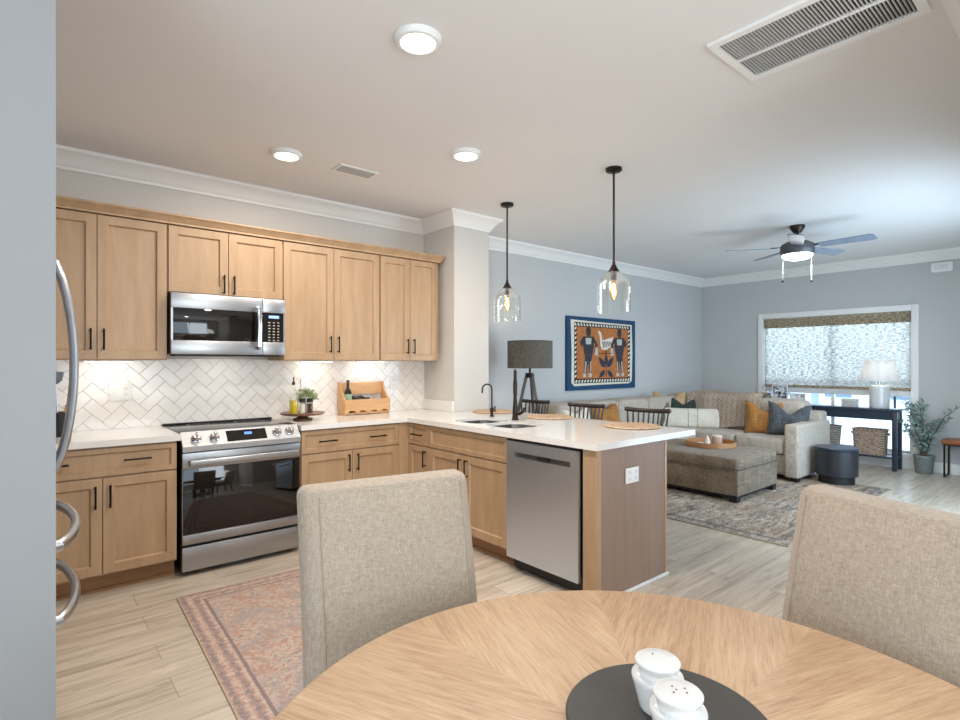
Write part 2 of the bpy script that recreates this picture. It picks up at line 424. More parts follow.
# outside: pale house across the way and paved ground
hb = thing('neighbouring_building', 'pale house with grey windows seen below the blind through the big window', 'building', (15, 3, -.1))
obj('facade', MB().box(15, 15.3, -4, 12, -.1, 6), plain('pale_siding', (236, 240, 244), .8), hb, True)
for y in (4.15, 5.5, 3.0): obj('facade_window', MB().box(14.95, 15.02, y, y + .55, .55, 1.05, .01), plain('grey_pane', (120, 140, 160), .3), hb, True)
obj('downpipe', MB().box(14.9, 15.0, 4.85, 4.98, 0, 5.5), plain('grey_pipe', (150, 165, 180), .5), hb, True)
struct('floor_terrace', MB().box(XW + .15, 20, -4, 12, -.2, -.1), plain('pale_paving', (214, 218, 222), .8))
rl = thing('terrace_railing', 'thin dark railing on the terrace outside the big window', 'railing', (10.2, 2.9, -.1))
obj('rail', MB().box(10.19, 10.23, .5, 6, .88, .92), 'navy', rl, True)
for k in range(6): obj('post', MB().box(10.19, 10.22, .6 + k * .82, .63 + k * .82, -.1, .88), 'navy', rl, True)

# ------------------------------------------------------------------ cabinets
def pull(mb, p, q, out=(0, -1, 0)):
    """bar pull between p and q standing off along out"""
    p = Vector(p); q = Vector(q); o = Vector(out) * .030; d = (q - p).normalized() * .012
    mb.tube([p - d + o, q + d + o], .0056, 8)
    mb.cyl(p, p + o, .005, n=8); mb.cyl(q, q + o, .005, n=8)
    return mb
def shaker(x0, x1, z0, z1, rail=.056, t=.02):
    """recessed-panel front in local coordinates: back at y=0, face at y=-t"""
    mb = MB(); bm = mb.bm
    mb.box(x0, x1, -t, 0, z0, z1, .0015, 1)
    f = max((f for f in bm.faces if f.normal.y < -.9), key=lambda f: f.calc_area())
    bmesh.ops.inset_region(bm, faces=[f], thickness=rail, depth=0)
    bmesh.ops.inset_region(bm, faces=[f], thickness=.002, depth=-.003)
    bmesh.ops.inset_region(bm, faces=[f], thickness=.010, depth=-.010)
    return mb
def cabinet(name, label, loc, rz, w_, depth, z0, z1, fronts, toe=0, group=None, hollow=False, mat='maple'):
    t = thing(name, label, 'cabinet', loc, rz, group)
    c = MB()
    if hollow:
        c.box(0, .018, .02, depth, z0, z1); c.box(w_ - .018, w_, .02, depth, z0, z1); c.box(.018, w_ - .018, .02, depth, z0, z0 + .018); c.box(.018, w_ - .018, depth - .012, depth, z0 + .018, z1)
        c.box(0, w_, 0, .02, z1 - .03, z1); c.box(0, w_, 0, .02, z0, z0 + .03); c.box(0, .03, 0, .02, z0 + .03, z1 - .03); c.box(w_ - .03, w_, 0, .02, z0 + .03, z1 - .03)
        c.box(.03, w_ - .03, 0, .02, z1 - .2, z1 - .16)
    else: c.box(0, w_, 0, depth, z0, z1, .001, 1)
    obj('carcass', c, mat, t)
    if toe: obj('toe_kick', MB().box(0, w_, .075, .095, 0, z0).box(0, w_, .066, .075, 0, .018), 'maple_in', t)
    for fr in fronts:
        kind, x0, x1, a, b = fr[:5]; pulls = fr[5:]
        d = obj(kind, shaker(x0 + .002, x1 - .002, a + .001, b - .001, .040 if kind != 'door' else (.074 if x1 - x0 > .3 else .062)), mat, t)
        for p in pulls:
            obj('pull_handle', pull(MB(), (p[0], -.02, p[1]), (p[2], -.02, p[3])), 'black', d, label='black bar pull')
    return t
def vp(x, z): return (x, z - .055, x, z + .055)
def hp(x, z): return (x - .06, z, x + .06, z)
BF = 3.88   # base carcass front on the back wall (doors stand 2 cm proud)
TOPZ = .878
cabinet('base_cabinet', 'tan wood base cabinet left of the range, one wide drawer over two doors', (-.05, BF, 0), 0, .78, YK - BF - .03, .114, TOPZ,
        [('drawer', 0, .78, .70, .868, hp(.16, .79), hp(.565, .79)), ('door', 0, .391, .125, .693, vp(.355, .585)), ('door', .391, .78, .125, .693, vp(.427, .585))], 1, 'base cabinets')
cabinet('base_cabinet', 'tan wood corner base cabinet half hidden behind the refrigerator handles', (-.82, BF, 0), 0, .765, YK - BF - .03, .114, TOPZ,
        [('door', .1, .765, .125, .868)], 1, 'base cabinets')
cabinet('base_cabinet', 'tan wood base cabinet right of the range, wide drawer with two pulls over two doors', (1.535, BF, 0), 0, .828, YK - BF - .03, .114, TOPZ,
        [('drawer', 0, .828, .70, .868, hp(.20, .785), hp(.625, .785)), ('door', 0, .409, .125, .693, vp(.372, .60)), ('door', .409, .828, .125, .693, vp(.446, .60))], 1, 'base cabinets')
XP = 2.475  # peninsula carcass front (doors at 2.455)
fl = thing('corner_filler', 'narrow plain wood filler post in the inside corner of the base cabinets', 'filler panel', (2.363, BF - .02, 0))
obj('filler_board', MB().box(2.365, XP, BF - .016, BF + .02, .114, TOPZ).box(XP, XP + .03, BF - .018, BF - .001, .114, TOPZ), 'maple', fl, True)
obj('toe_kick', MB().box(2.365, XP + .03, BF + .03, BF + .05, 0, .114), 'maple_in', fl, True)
cabinet('base_cabinet', 'narrow tan wood base cabinet in the corner by the sink, small drawer over one door', (XP, 3.860, 0), -PI / 2, .295, .6, .114, TOPZ,
        [('drawer', 0, .295, .70, .868, hp(.147, .785)), ('door', 0, .295, .125, .693, vp(.255, .60))], 1, 'base cabinets')
cabinet('base_cabinet', 'tan wood sink base cabinet left of the dishwasher, blank panel over two doors', (XP, 3.563, 0), -PI / 2, .924, .6, .114, TOPZ,
        [('false_drawer', 0, .924, .70, .868), ('door', 0, .456, .125, .693, vp(.418, .60)), ('door', .456, .924, .125, .693, vp(.494, .60))], 1, 'base cabinets', hollow=True)
# finished end of the peninsula
ep = thing('peninsula_end_panel', 'greyish brown finished end panel of the peninsula, beside the dishwasher', 'cabinet panel', (2.83, 1.95, 0))
obj('front_post', MB().box(2.457, 2.50, 1.908, 2.006, 0, TOPZ, .002, 1), 'maple', ep, True)
obj('side_panel', MB().box(2.50, 3.16, 1.910, 1.93, 0, TOPZ), 'panel', ep, True)
obj('corner_trim', MB().box(3.16, 3.185, 1.906, 1.945, 0, TOPZ, .003), 'maple', ep, True)
obj('back_panel', MB().box(3.165, 3.18, 1.945, 3.97, 0, TOPZ), 'panel', ep, True)
obj('shoe_molding', MB().box(2.50, 3.19, 1.893, 1.909, 0, .018, .004), 'trim', ep, True, label='white quarter round strip along the floor')

# hanging cabinets
UF = 4.16; UB = 1.39; UT = 2.31
def upper(label, x0, x1, split, zb, right_pad=0, pz_=None):
    a = x1 - x0; s = split - x0; p = pz_ or zb + .13
    t = cabinet('hanging_cabinet', label, (x0, UF, 0), 0, a, YK - UF, zb, UT,
            [('door', .004, s, zb + .004, UT - .006, vp(s - .034, p)), ('door', s, a - right_pad - .004, zb + .004, UT - .006, vp(s + .034, p))], 0, 'hanging wall cabinets')
    return t
upper('tall tan wood wall cabinet with two doors, left of the microwave', -.05, .726, .337, UB)
upper('short tan wood wall cabinet with two small doors directly above the microwave', .726, 1.503, 1.112, 1.850, pz_=1.93)
upper('tall tan wood wall cabinet with two wide doors, right beside the microwave', 1.503, 2.343, 1.919, UB)
upper('tall tan wood wall cabinet with two narrow doors, at the right end by the pillar', 2.343, 2.975, 2.650, UB, .03)
uc = [(0, UT), (.012, UT), (.012, UT + .012), (.018, UT + .018), (.026, UT + .034), (.040, UT + .046), (.046, UT + .052), (.046, UT + .062), (0, UT + .062)]
cr = obj('cabinet_crown', sweep([(-.05, UF - .02), (2.975, UF - .02), (2.975, YK)][::1], uc), 'maple', sharp=25)
tag(cr, 'long tan wood crown moulding along the top of the wall cabinets', 'cabinet moulding')
# sweep puts the moulding on the right-hand side (towards the room); close its top with the board it sits on
obj('top_board', MB().box(-.05, 2.975, UF - .02, YK, UT + .001, UT + .012), 'maple', cr)

# ------------------------------------------------------------------ counters, splash, tiles
YC = 3.84
solo('countertop', MB().plate([(-.85, YC), (.748, YC), (.748, YK - .002), (-.85, YK - .002)], [], TOPZ, .915), 'quartz', 'white quartz countertop left of the range', 'countertop', sharp=20)
SA = (2.57, 2.93, 3.09, 3.43); SB = (2.57, 2.93, 2.71, 3.05)
solo('countertop', MB().plate([(1.529, YC), (2.43, YC), (2.43, 1.885), (3.505, 1.885), (3.505, 3.985), (3.034, 3.985), (3.034, YK - .002), (1.529, YK - .002)],
     [rrect(*SA, .09)[::-1], rrect(*SB, .09)[::-1]], TOPZ, .915), 'quartz', 'large L-shaped white quartz countertop with the sink, running out over the peninsula', 'countertop', sharp=20)
struct('trim_2', MB().box(3.014, 3.0345, 3.99, YK, .9155, 1.015, .002, 1), 'quartz')
# herringbone tiles
def herring():
    mb = MB(); bm = mb.bm; Wd = .0765; n = 2; g = .0016
    A = Matrix.Rotation(R(45), 3, 'Z'); x0, x1, z0, z1 = -.85, 3.034, .9155, 1.40
    c0 = Vector((1.096, 1.237))
    for k in range(-80, 80):
        for m in range(-18, 19):
            for (ax, ay, lx, ly) in ((k, k + 2 * n * m, n, 1), (k, k + 1 + 2 * n * m, 1, n)):
                c = A @ Vector(((ax + lx / 2) * Wd, (ay + ly / 2) * Wd, 0))
                cx, cz_ = c.x + c0.x, c.y + c0.y
                if not (x0 - .25 < cx < x1 + .25 and z0 - .25 < cz_ < z1 + .25): continue
                M = Matrix.Translation((cx, YK - .006, cz_)) @ Matrix.Rotation(R(90), 4, 'X') @ Matrix.Rotation(R(45), 4, 'Z')
                mb.box(-lx * Wd / 2 + g, lx * Wd / 2 - g, -ly * Wd / 2 + g, ly * Wd / 2 - g, -.004, .004, .0016, 1, M)
    for co, no in (((x0, 0, 0), (-1, 0, 0)), ((x1, 0, 0), (1, 0, 0)), ((0, 0, z0), (0, 0, -1)), ((0, 0, z1), (0, 0, 1))):
        bmesh.ops.bisect_plane(bm, geom=bm.verts[:] + bm.edges[:] + bm.faces[:], plane_co=co, plane_no=no, clear_outer=True)
    return mb
struct('wall_backsplash', herring(), 'tile', sharp=20)
struct('wall_grout', MB().box(-.85, 3.034, YK - .0085, YK - .0005, .9155, 1.39), 'grout')

# outlets
MAT['socket'] = plain('socket_white', (234, 233, 231), .4)
MAT['slotgrey'] = plain('slot_grey', (150, 148, 146), .6)
def outlet(label, loc, rz, w_, h_, gangs, group='electrical outlets'):
    t = thing('electrical_outlet', label, 'outlet', loc, rz, group)
    obj('cover_plate', MB().box(-w_ / 2, w_ / 2, -.008, 0, -h_ / 2, h_ / 2, .002, 2), 'white_pl', t)
    for gx, kind in gangs:
        if kind == 'switch':
            obj('toggle', MB().box(gx - .005, gx + .005, -.02, -.008, -.011, .011, .001, 1), 'white_pl', t)
        else:
            for z in (-.02, .02):
                rx = z if kind == 'flat' else 0; rz_ = 0 if kind == 'flat' else z
                o = obj('receptacle', MB().box(gx + rx - .015, gx + rx + .015, -.0095, -.008, rz_ - .014, rz_ + .014, .001, 1), MAT['socket'], t)
                obj('slot', MB().box(gx + rx - .006, gx + rx - .004, -.0100, -.0094, rz_ - .004, rz_ + .006).box(gx + rx + .004, gx + rx + .006, -.0100, -.0094, rz_ - .004, rz_ + .006), 'slotgrey', o)
    return t
outlet('white switch and outlet plate on the tiles left of the range', (.497, YK - .011, 1.172), 0, .135, .125, [(-.033, 'switch'), (.033, 'std')])
outlet('white outlet plate on the tiles right of the wooden wine rack', (2.68, YK - .011, 1.185), 0, .08, .13, [(0, 'std')])
outlet('white outlet plate on the tiles behind the potted herb', (1.815, YK - .011, 1.185), 0, .08, .13, [(0, 'std')])
outlet('white outlet plate on the brown end panel of the peninsula', (2.795, 1.908, .695), 0, .128, .092, [(-.03, 'flat2'), (.03, 'flat2')])

# ------------------------------------------------------------------ sink and faucets
MAT['sinksteel'] = plain('sink_steel', (176, 174, 172), .22, 1.0, .5, .08, 30)
sk = thing('kitchen_sink', 'undermount double bowl stainless steel sink in the peninsula counter', 'sink', (2.75, 3.07, .70))
def bowl(q):
    mb = MB()
    def ring(d, r, z): return [mb.bm.verts.new((x, y, z)) for x, y in rrect(q[0] + d, q[1] - d, q[2] + d, q[3] - d, r)]
    L = [ring(.045, .07, .712), ring(.018, .085, .722), ring(.006, .088, .76), ring(.0035, .088, .897), ring(.0008, .09, .897), ring(.0008, .09, .755), ring(.03, .08, .706)]
    for a, b in zip(L, L[1:]):
        for k in range(len(a)): mb.bm.faces.new((a[k], a[(k + 1) % len(a)], b[(k + 1) % len(a)], b[k]))
    mb.bm.faces.new(L[0]); mb.bm.faces.new(L[-1])
    return mb
for q in (SA, SB):
    b = obj('bowl', bowl(q), MAT['sinksteel'], sk, True)
    obj('drain', MB().lathe([(.04, .7125), (.04, .715), (.03, .714)], (q[0] + q[1]) / 2, (q[2] + q[3]) / 2, 20), 'chrome', b, True)
fx, fy = 2.985, 3.12
fc = thing('kitchen_faucet', 'tall dark metal pull-down kitchen faucet behind the sink', 'faucet', (fx, fy, .915))
obj('faucet_body', MB().lathe([(.030, .9152), (.030, .922), (.024, .93), (.021, 1.0), (.014, 1.10), (.013, 1.22)], fx, fy, 20), 'bronze', fc, True)
sdx, sdy = -.69, -.72
obj('spout', MB().tube([(fx, fy, 1.21)] + [(fx + sdx * (.07 - .07 * math.cos(a)), fy + sdy * (.07 - .07 * math.cos(a)), 1.25 + .06 * math.sin(a)) for a in [k * PI / 10 for k in range(0, 11)]] + [(fx + sdx * .142, fy + sdy * .142, 1.22)], .0125, 12), 'bronze', fc, True)
obj('spray_head', MB().tube([(fx + sdx * q, fy + sdy * q, z) for q, z in ((.142, 1.235), (.144, 1.20), (.150, 1.12))], [.015, .0175, .016], 12), 'bronze', fc, True)
obj('lever', MB().tube([(fx, fy - .02, .965), (fx, fy - .05, .968), (fx + .005, fy - .085, .985), (fx + .008, fy - .095, 1.02)], [.014, .013, .009, .007], 10), 'bronze', fc, True)
gx, gy = 3.035, 3.46
ff = thing('filter_faucet', 'small dark gooseneck drinking water faucet left of the main faucet', 'faucet', (gx, gy, .915))
obj('faucet_body', MB().lathe([(.020, .9152), (.020, .922), (.012, .928), (.012, .95), (.017, .955), (.017, .985), (.009, .992)], gx, gy, 18), 'bronze', ff, True)
obj('spout', MB().tube([(gx, gy, .98), (gx, gy, 1.14)] + [(gx - .04 + .04 * math.cos(a), gy + .015 * (1 - math.cos(a)), 1.15 + .04 * math.sin(a)) for a in [k * PI / 8 for k in range(9)]] + [(gx - .083, gy + .03, 1.115)], .0065, 10), 'bronze', ff, True)
obj('lever', MB().cyl((gx, gy - .015, .97), (gx, gy - .04, .97), .006).cyl((gx, gy - .04, .955), (gx, gy - .04, 1.005), .006), 'bronze', ff, True)

# ------------------------------------------------------------------ range
rx0, rx1 = .757, 1.521; RF = 3.845
rg = thing('range', 'slide-in stainless steel electric range with a black glass oven door', 'stove', ((rx0 + rx1) / 2, 4.1, 0))
obj('oven_body', MB().box(rx0, rx1, RF + .045, YK - .02, .03, .90).box(rx0 + .03, rx1 - .03, RF + .1, YK - .05, 0, .03), 'dark', rg, True)
ct = obj('cooktop', MB().box(rx0 - .006, rx1 + .006, RF + .08, YK - .014, .902, .921, .003), 'cook', rg, True)
obj('cooktop_rim', MB().box(rx0 - .008, rx1 + .008, YK - .034, YK - .012, .921, .929, .003), 'dark', ct, True)
for bx, by, br in ((.2, .16, .10), (.56, .16, .085), (.2, .40, .075), (.56, .40, .11)):
    obj('burner_ring', MB().lathe([(br, .9212), (br, .9216), (br - .004, .9216), (br - .004, .9212), (br, .9212)], rx0 + bx, RF + .1 + by, 40, cap=False), plain('ring_grey', (120, 120, 122), .3), ct, True)
pn = MB().prism([(RF - .012, .800), (RF + .02, .800), (RF + .09, .905), (RF + .085, .921), (RF + .062, .921), (RF - .012, .835)], rx0, rx1, 'YZ')
cp = obj('control_panel', pn, steel('panel_steel', (172, 172, 172), .5, 'X', .03), rg, True)
slope = Vector((0, .074, .086)).normalized(); nrm = Vector((0, -slope.z, slope.y)); mid = Vector((0, RF + .025, .878))
MP = Matrix(((1, 0, 0, 0), (0, slope.y, nrm.y, mid.y), (0, slope.z, nrm.z, mid.z), (0, 0, 0, 1)))
dp = obj('display', MB().box(rx0 + .27, rx0 + .53, -.042, .042, -.001, .003, M=MP), 'blackglass', cp, True)
obj('clock', MB().box(rx0 + .385, rx0 + .44, .0, .022, .003, .0036, M=MP), glow('clock_blue', (90, 140, 235), 1.6), dp, True) if False else None
obj('lit_clock', MB().box(rx0 + .385, rx0 + .435, .002, .022, .0028, .0036, M=MP), glow('clock_blue', (70, 120, 225), .8), cp, True)
for kx in (.085, .195, .605, .695):
    o = obj('knob', MB().lathe([(.031, 0), (.031, .006), (.026, .010), (.024, .030), (.021, .034), (0, .034)], rx0 + kx, .0, 24, M=MP), 'chrome', cp, True)
    obj('knob_grip', MB().box(rx0 + kx - .0055, rx0 + kx + .0055, -.022, .026, .030, .044, .003, 2, M=MP), 'chrome', o, True)
od = obj('oven_door', MB().box(rx0, rx1, RF, RF + .04, .690, .792, .003).box(rx0, rx1, RF, RF + .04, .205, .268, .003).box(rx0, rx1, RF + .006, RF + .04, .26, .70), 'steel_h', rg, True)
obj('oven_window', MB().box(rx0 + .004, rx1 - .004, RF - .001, RF + .006, .268, .690, .001), 'blackglass', od, True, label='large black glass oven window')
obj('oven_handle', MB().box(rx0 + .03, rx1 - .03, RF - .062, RF - .042, .712, .752, .008, 3).box(rx0 + .035, rx0 + .065, RF - .05, RF, .718, .746, .003).box(rx1 - .065, rx1 - .035, RF - .05, RF, .718, .746, .003), 'steel_h', od, True)
obj('storage_drawer', MB().box(rx0, rx1, RF + .002, RF + .045, .035, .188, .003), 'steel_h', rg, True)
for lx in (rx0 + .05, rx1 - .05): obj('foot', MB().cyl((lx, RF + .09, 0), (lx, RF + .09, .03), .016), 'dark', rg, True)

# ------------------------------------------------------------------ microwave
mx0, mx1, mz0, mz1, MF = .736, 1.498, 1.430, 1.848, 4.09
mw = thing('microwave', 'over-the-range stainless steel microwave hung under the short wall cabinet', 'microwave', ((mx0 + mx1) / 2, 4.28, mz0))
obj('case', MB().box(mx0, mx1, MF + .02, YK - .012, mz0, mz1 - .002, .002, 1), plain('mw_case', (70, 68, 66), .5), mw, True)
dw_ = mx1 - .165
md = obj('microwave_door', MB().box(mx0, dw_, MF - .006, MF + .02, mz1 - .105, mz1 - .002, .003).box(mx0, dw_, MF - .006, MF + .02, mz0, mz0 + .095, .003).box(mx0, mx0 + .012, MF - .006, MF + .02, mz0 + .095, mz1 - .105), 'steel_h', mw, True)
obj('door_glass', MB().box(mx0 + .012, dw_, MF - .004, MF + .018, mz0 + .095, mz1 - .105, .001), 'blackglass', md, True, label='black glass window')
obj('door_handle', MB().tube([(dw_ - .035, MF - .006, mz1 - .07), (dw_ - .035, MF - .045, mz1 - .085), (dw_ - .035, MF - .055, (mz0 + mz1) / 2), (dw_ - .035, MF - .045, mz0 + .06), (dw_ - .035, MF - .006, mz0 + .045)], .014, 10, flat=(1.25, .8)), 'chrome', md, True)
pc = obj('control_panel', MB().box(dw_ + .002, mx1, MF - .006, MF + .02, mz0, mz0 + .095, .003).box(dw_ + .002, mx1, MF - .006, MF + .02, mz1 - .105, mz1 - .002, .003).box(mx1 - .012, mx1, MF - .006, MF + .02, mz0 + .095, mz1 - .105), 'steel_h', mw, True)
obj('keypad', MB().box(dw_ + .002, mx1 - .012, MF - .004, MF + .018, mz0 + .095, mz1 - .105), 'blackglass', pc, True)
obj('lit_display', MB().box(dw_ + .045, mx1 - .045, MF - .0055, MF - .004, mz1 - .145, mz1 - .125), glow('mw_blue', (120, 150, 225), 1.1), pc, True)
MAT['button'] = plain('button_grey', (190, 178, 160), .5)
for i in range(3):
    for j in range(7): obj('button', MB().box(dw_ + .042 + i * .033, dw_ + .056 + i * .033, MF - .0052, MF - .004, mz0 + .105 + j * .022, mz0 + .112 + j * .022), 'button', pc, True)
area('cooktop_fill', ((mx0 + mx1) / 2, 4.24, mz0 - .02), (0, .25, -1), .3, .06, .42, NEUT)  # light added under the microwave to brighten the backsplash tiles
obj('vent_strip', MB().box(mx0 + .03, mx1 - .03, MF + .03, MF + .20, mz0 - .012, mz0 - .0005), 'dark', mw, True)

# ------------------------------------------------------------------ refrigerator (behind the near wall, front towards +X)
fr = thing('refrigerator', 'stainless steel refrigerator mostly hidden by the near wall, curved handles showing', 'refrigerator', (-.4, 2.5, 0))
obj('fridge_body', MB().box(-.80, .0, 2.05, 2.96, .02, 1.77, .004, 1), 'dark', fr, True)
fs = plain('fridge_steel', (186, 188, 192), .3, 1.0)
for y0, y1, hy in ((2.052, 2.503, 2.47), (2.507, 2.958, 2.54)):
    d = obj('fridge_door', MB().box(.002, .066, y0, y1, .905, 1.768, .01, 3), fs, fr, True)
    zs = [.985 + k * (1.735 - .985) / 12 for k in range(13)]
    obj('fridge_handle', MB().tube([(.066, hy, .985)] + [(.078 + .056 * (1 - ((z - 1.36) / .375) ** 2) ** .8 if abs(z - 1.36) < .375 else .078, hy, z) for z in zs] + [(.066, hy, 1.735)],  .016, 12, flat=(1.15, .8)), 'satin', d, True)
for z0, z1, hz in ((.655, .898, .79), (.08, .648, .55)):
    d = obj('freezer_drawer', MB().box(.002, .066, 2.052, 2.958, z0, z1, .01, 3), fs, fr, True)
    ys = [2.17 + k * .67 / 12 for k in range(13)]
    obj('fridge_handle', MB().tube([(.066, 2.17, hz)] + [(.078 + .060 * max(0, 1 - ((y - 2.505) / .335) ** 2) ** .8, y, hz) for y in ys] + [(.066, 2.84, hz)], .017, 12, flat=(.85, 1.15)), 'satin', d, True)
obj('foot_grille', MB().box(-.1, .02, 2.06, 2.95, 0, .075), 'dark', fr, True)

# ------------------------------------------------------------------ dishwasher
dy0, dy1 = 2.020, 2.626
dw = thing('dishwasher', 'stainless steel dishwasher built into the peninsula', 'dishwasher', (2.75, 2.32, 0))
obj('tub', MB().box(2.49, 3.05, dy0 + .01, dy1 - .01, .02, TOPZ - .012), 'dark', dw, True)
dd = MB().plate([(dy0, .095), (dy1, .095), (dy1, .858), (dy0, .858)], [[(dy0 + .06, .755), (dy0 + .06, .79), (dy1 - .06, .79), (dy1 - .06, .755)]], 0, .022)
MD = Matrix(((0, 0, -1, 2.455), (1, 0, 0, 0), (0, 1, 0, 0), (0, 0, 0, 1)))
bmesh.ops.transform(dd.bm, matrix=MD, verts=dd.bm.verts)
ddo = obj('dishwasher_door', dd, 'steel', dw, True)
obj('pocket_handle', MB().box(2.452, 2.458, dy0 + .06, dy1 - .06, .755, .79), plain('pocket_dark', (118, 116, 114), .35, 1.0), ddo, True)
obj('handle_latch', MB().box(2.438, 2.452, 2.26, 2.36, .762, .785, .002), 'dark', ddo, True)
obj('control_strip', MB().box(2.440, 2.475, dy0, dy1, .859, .872), 'dark', dw, True)
obj('kick_plate', MB().box(2.52, 2.545, dy0, dy1, .0, .09), 'dark', dw, True)
obj('indicator_light', MB().box(2.431, 2.4335, dy0 + .045, dy0 + .052, .832, .838), 'white_pl', ddo, True)

# ------------------------------------------------------------------ ceiling fittings
def disc_light(label, x, y, watt=11):
    t = thing('ceiling_light', label, 'ceiling light', (x, y, CE), 0, 'round flush ceiling lights')
    obj('trim_ring', MB().lathe([(.10, 0), (.10, -.010), (.090, -.024), (.076, -.026), (.074, -.020), (.074, 0)], 0, 0, 40, cap=False), 'white_pl', t)
    obj('diffuser', MB().lathe([(.074, -.018), (.06, -.022), (.03, -.0245), (0, -.025)], 0, 0, 32, cap=False), MAT['lamp_white'], t)
    area('lamp_beam', (x, y, CE - .03), (0, 0, -1), .15, .15, watt, NEUT, 'DISK')
MAT['lamp_white'] = glow('diffuser_glow', (255, 244, 228), 6.0)
disc_light('round ceiling light nearest the camera, largest in view', 1.291, 1.954, 20)
disc_light('round ceiling light beside the small air vent, above the range', 1.326, 3.588, 8)
disc_light('round ceiling light to the right of the small air vent, in front of the pendants', 2.243, 2.818, 12)
disc_light('added round ceiling light over the dining table, out of view', .55, -.1, 3)  # unseen fixture, added to brighten the table, chairs and floor
gv = thing('ceiling_vent', 'small white air vent in the kitchen ceiling', 'air vent', (1.835, 3.60, CE))
obj('vent_frame', MB().plate([(1.685, 3.52), (1.985, 3.52), (1.985, 3.675), (1.685, 3.675)], [[(1.70, 3.537), (1.70, 3.658), (1.97, 3.658), (1.97, 3.537)]], CE - .010, CE - .001), 'white_pl', gv, True)
obj('vent_opening', MB().box(1.70, 1.97, 3.537, 3.658, CE - .003, CE - .001), plain('vent_dark', (52, 50, 50), .8), gv, True)
for k in range(6): obj('slat', MB().prism([(3.543 + k * .0195, CE - .004), (3.545 + k * .0195, CE - .004), (3.557 + k * .0195, CE - .011), (3.555 + k * .0195, CE - .011)], 1.70, 1.97, 'YZ'), plain('slat_grey', (176, 174, 172), .5), gv, True)
gr = thing('return_grille', 'large white return air grille in the ceiling at top right', 'air grille', (2.51, .83, CE))
gx0, gx1, gy0, gy1 = 2.285, 2.73, .484, 1.176; b = .035
obj('grille_frame', MB().plate([(gx0, gy0), (gx1, gy0), (gx1, gy1), (gx0, gy1)], [[(gx0 + b, gy0 + b), (gx0 + b, gy1 - b), ((gx0 + gx1) / 2 - .006, gy1 - b), ((gx0 + gx1) / 2 - .006, gy0 + b)], [((gx0 + gx1) / 2 + .006, gy0 + b), ((gx0 + gx1) / 2 + .006, gy1 - b), (gx1 - b, gy1 - b), (gx1 - b, gy0 + b)]], CE - .016, CE - .001), 'white_pl', gr, True)
obj('grille_filter', MB().box(gx0 + b, gx1 - b, gy0 + b, gy1 - b, CE - .004, CE - .001), plain('filter_dark', (24, 22, 21), .9), gr, True)
for k in range(46):
    y = gy0 + b + .008 + k * (gy1 - gy0 - 2 * b - .01) / 46
    obj('slat', MB().prism([(y, CE - .004), (y + .002, CE - .004), (y + .0038, CE - .014), (y + .0018, CE - .014)], gx0 + b, gx1 - b, 'YZ'), plain('slat_white', (206, 202, 198), .5) if k == 0 else bpy.data.materials['slat_white'], gr, True)

# pendants
def pendant_proto():
    t = thing('pendant_lamp', 'clear glass pendant lamp nearer the pillar, hanging over the peninsula', 'pendant lamp', (3.235, 3.484, CE), 0, 'glass pendant lamps')
    obj('canopy', MB().lathe([(.058, 0), (.058, -.018), (.050, -.024), (0, -.026)], 0, 0, 32), 'bronze', t)
    obj('rod', MB().cyl((0, 0, -.02), (0, 0, -.68), .0075), 'bronze', t)
    obj('socket_cap', MB().lathe([(.009, -.665), (.012, -.69), (.030, -.725), (.040, -.738), (.040, -.745), (.020, -.746), (.020, -.80), (0, -.80)], 0, 0, 24, cap=False), 'bronze', t)
    gl_ = MB().lathe([(.038, -.742), (.062, -.758), (.100, -.792), (.116, -.812), (.121, -.835), (.122, -1.034), (.1235, -1.036), (.1185, -1.036), (.119, -.836), (.113, -.815), (.098, -.796), (.060, -.762), (.038, -.746)], 0, 0, 48, cap=False)
    obj('glass_shade', gl_, 'glass', t)
    bb = obj('bulb', MB().lathe([(.012, -.80), (.020, -.83), (.030, -.87), (.030, -.90), (.020, -.935), (0, -.95)], 0, 0, 20, cap=False), glass('bulb_glass', (255, 232, 200), .02, .9), t)
    obj('filament', MB().tube([(.006 * math.cos(k * 1.4), .006 * math.sin(k * 1.4), -.83 - k * .006) for k in range(15)], .0042, 6), glow('filament_glow', (255, 214, 150), 40), bb)
    return t
pd = pendant_proto()
dup(pd, (3.235, 2.358, CE), 0, 'clear glass pendant lamp nearer the end of the peninsula, larger in view')
for y in (3.484, 2.358): point('pendant_bulb_light', (3.235, y, CE - .88), .8, WARM, .03)

# under-cabinet light strips
for k, (x, yv) in enumerate(((.42, 4.34), (1.86, 4.34), (2.36, 4.34))):
    t = thing('undercabinet_light', ['slim light bar under the wall cabinet left of the microwave', 'slim light bar under the wall cabinet above the potted herb', 'slim light bar under the wall cabinet above the wine rack'][k], 'light bar', (x, yv, UB), 0, 'light bars under the cabinets')
    obj('housing', MB().box(x - .14, x + .14, yv - .02, yv + .02, UB - .012, UB - .001), 'white_pl', t, True)
    obj('diffuser', MB().box(x - .13, x + .13, yv - .014, yv + .014, UB - .0145, UB - .012), 'lamp_white', t, True)
    area('bar_beam', (x, yv, UB - .02), (0, .55, -1), .12, .03, .24, (1, .88, .74))

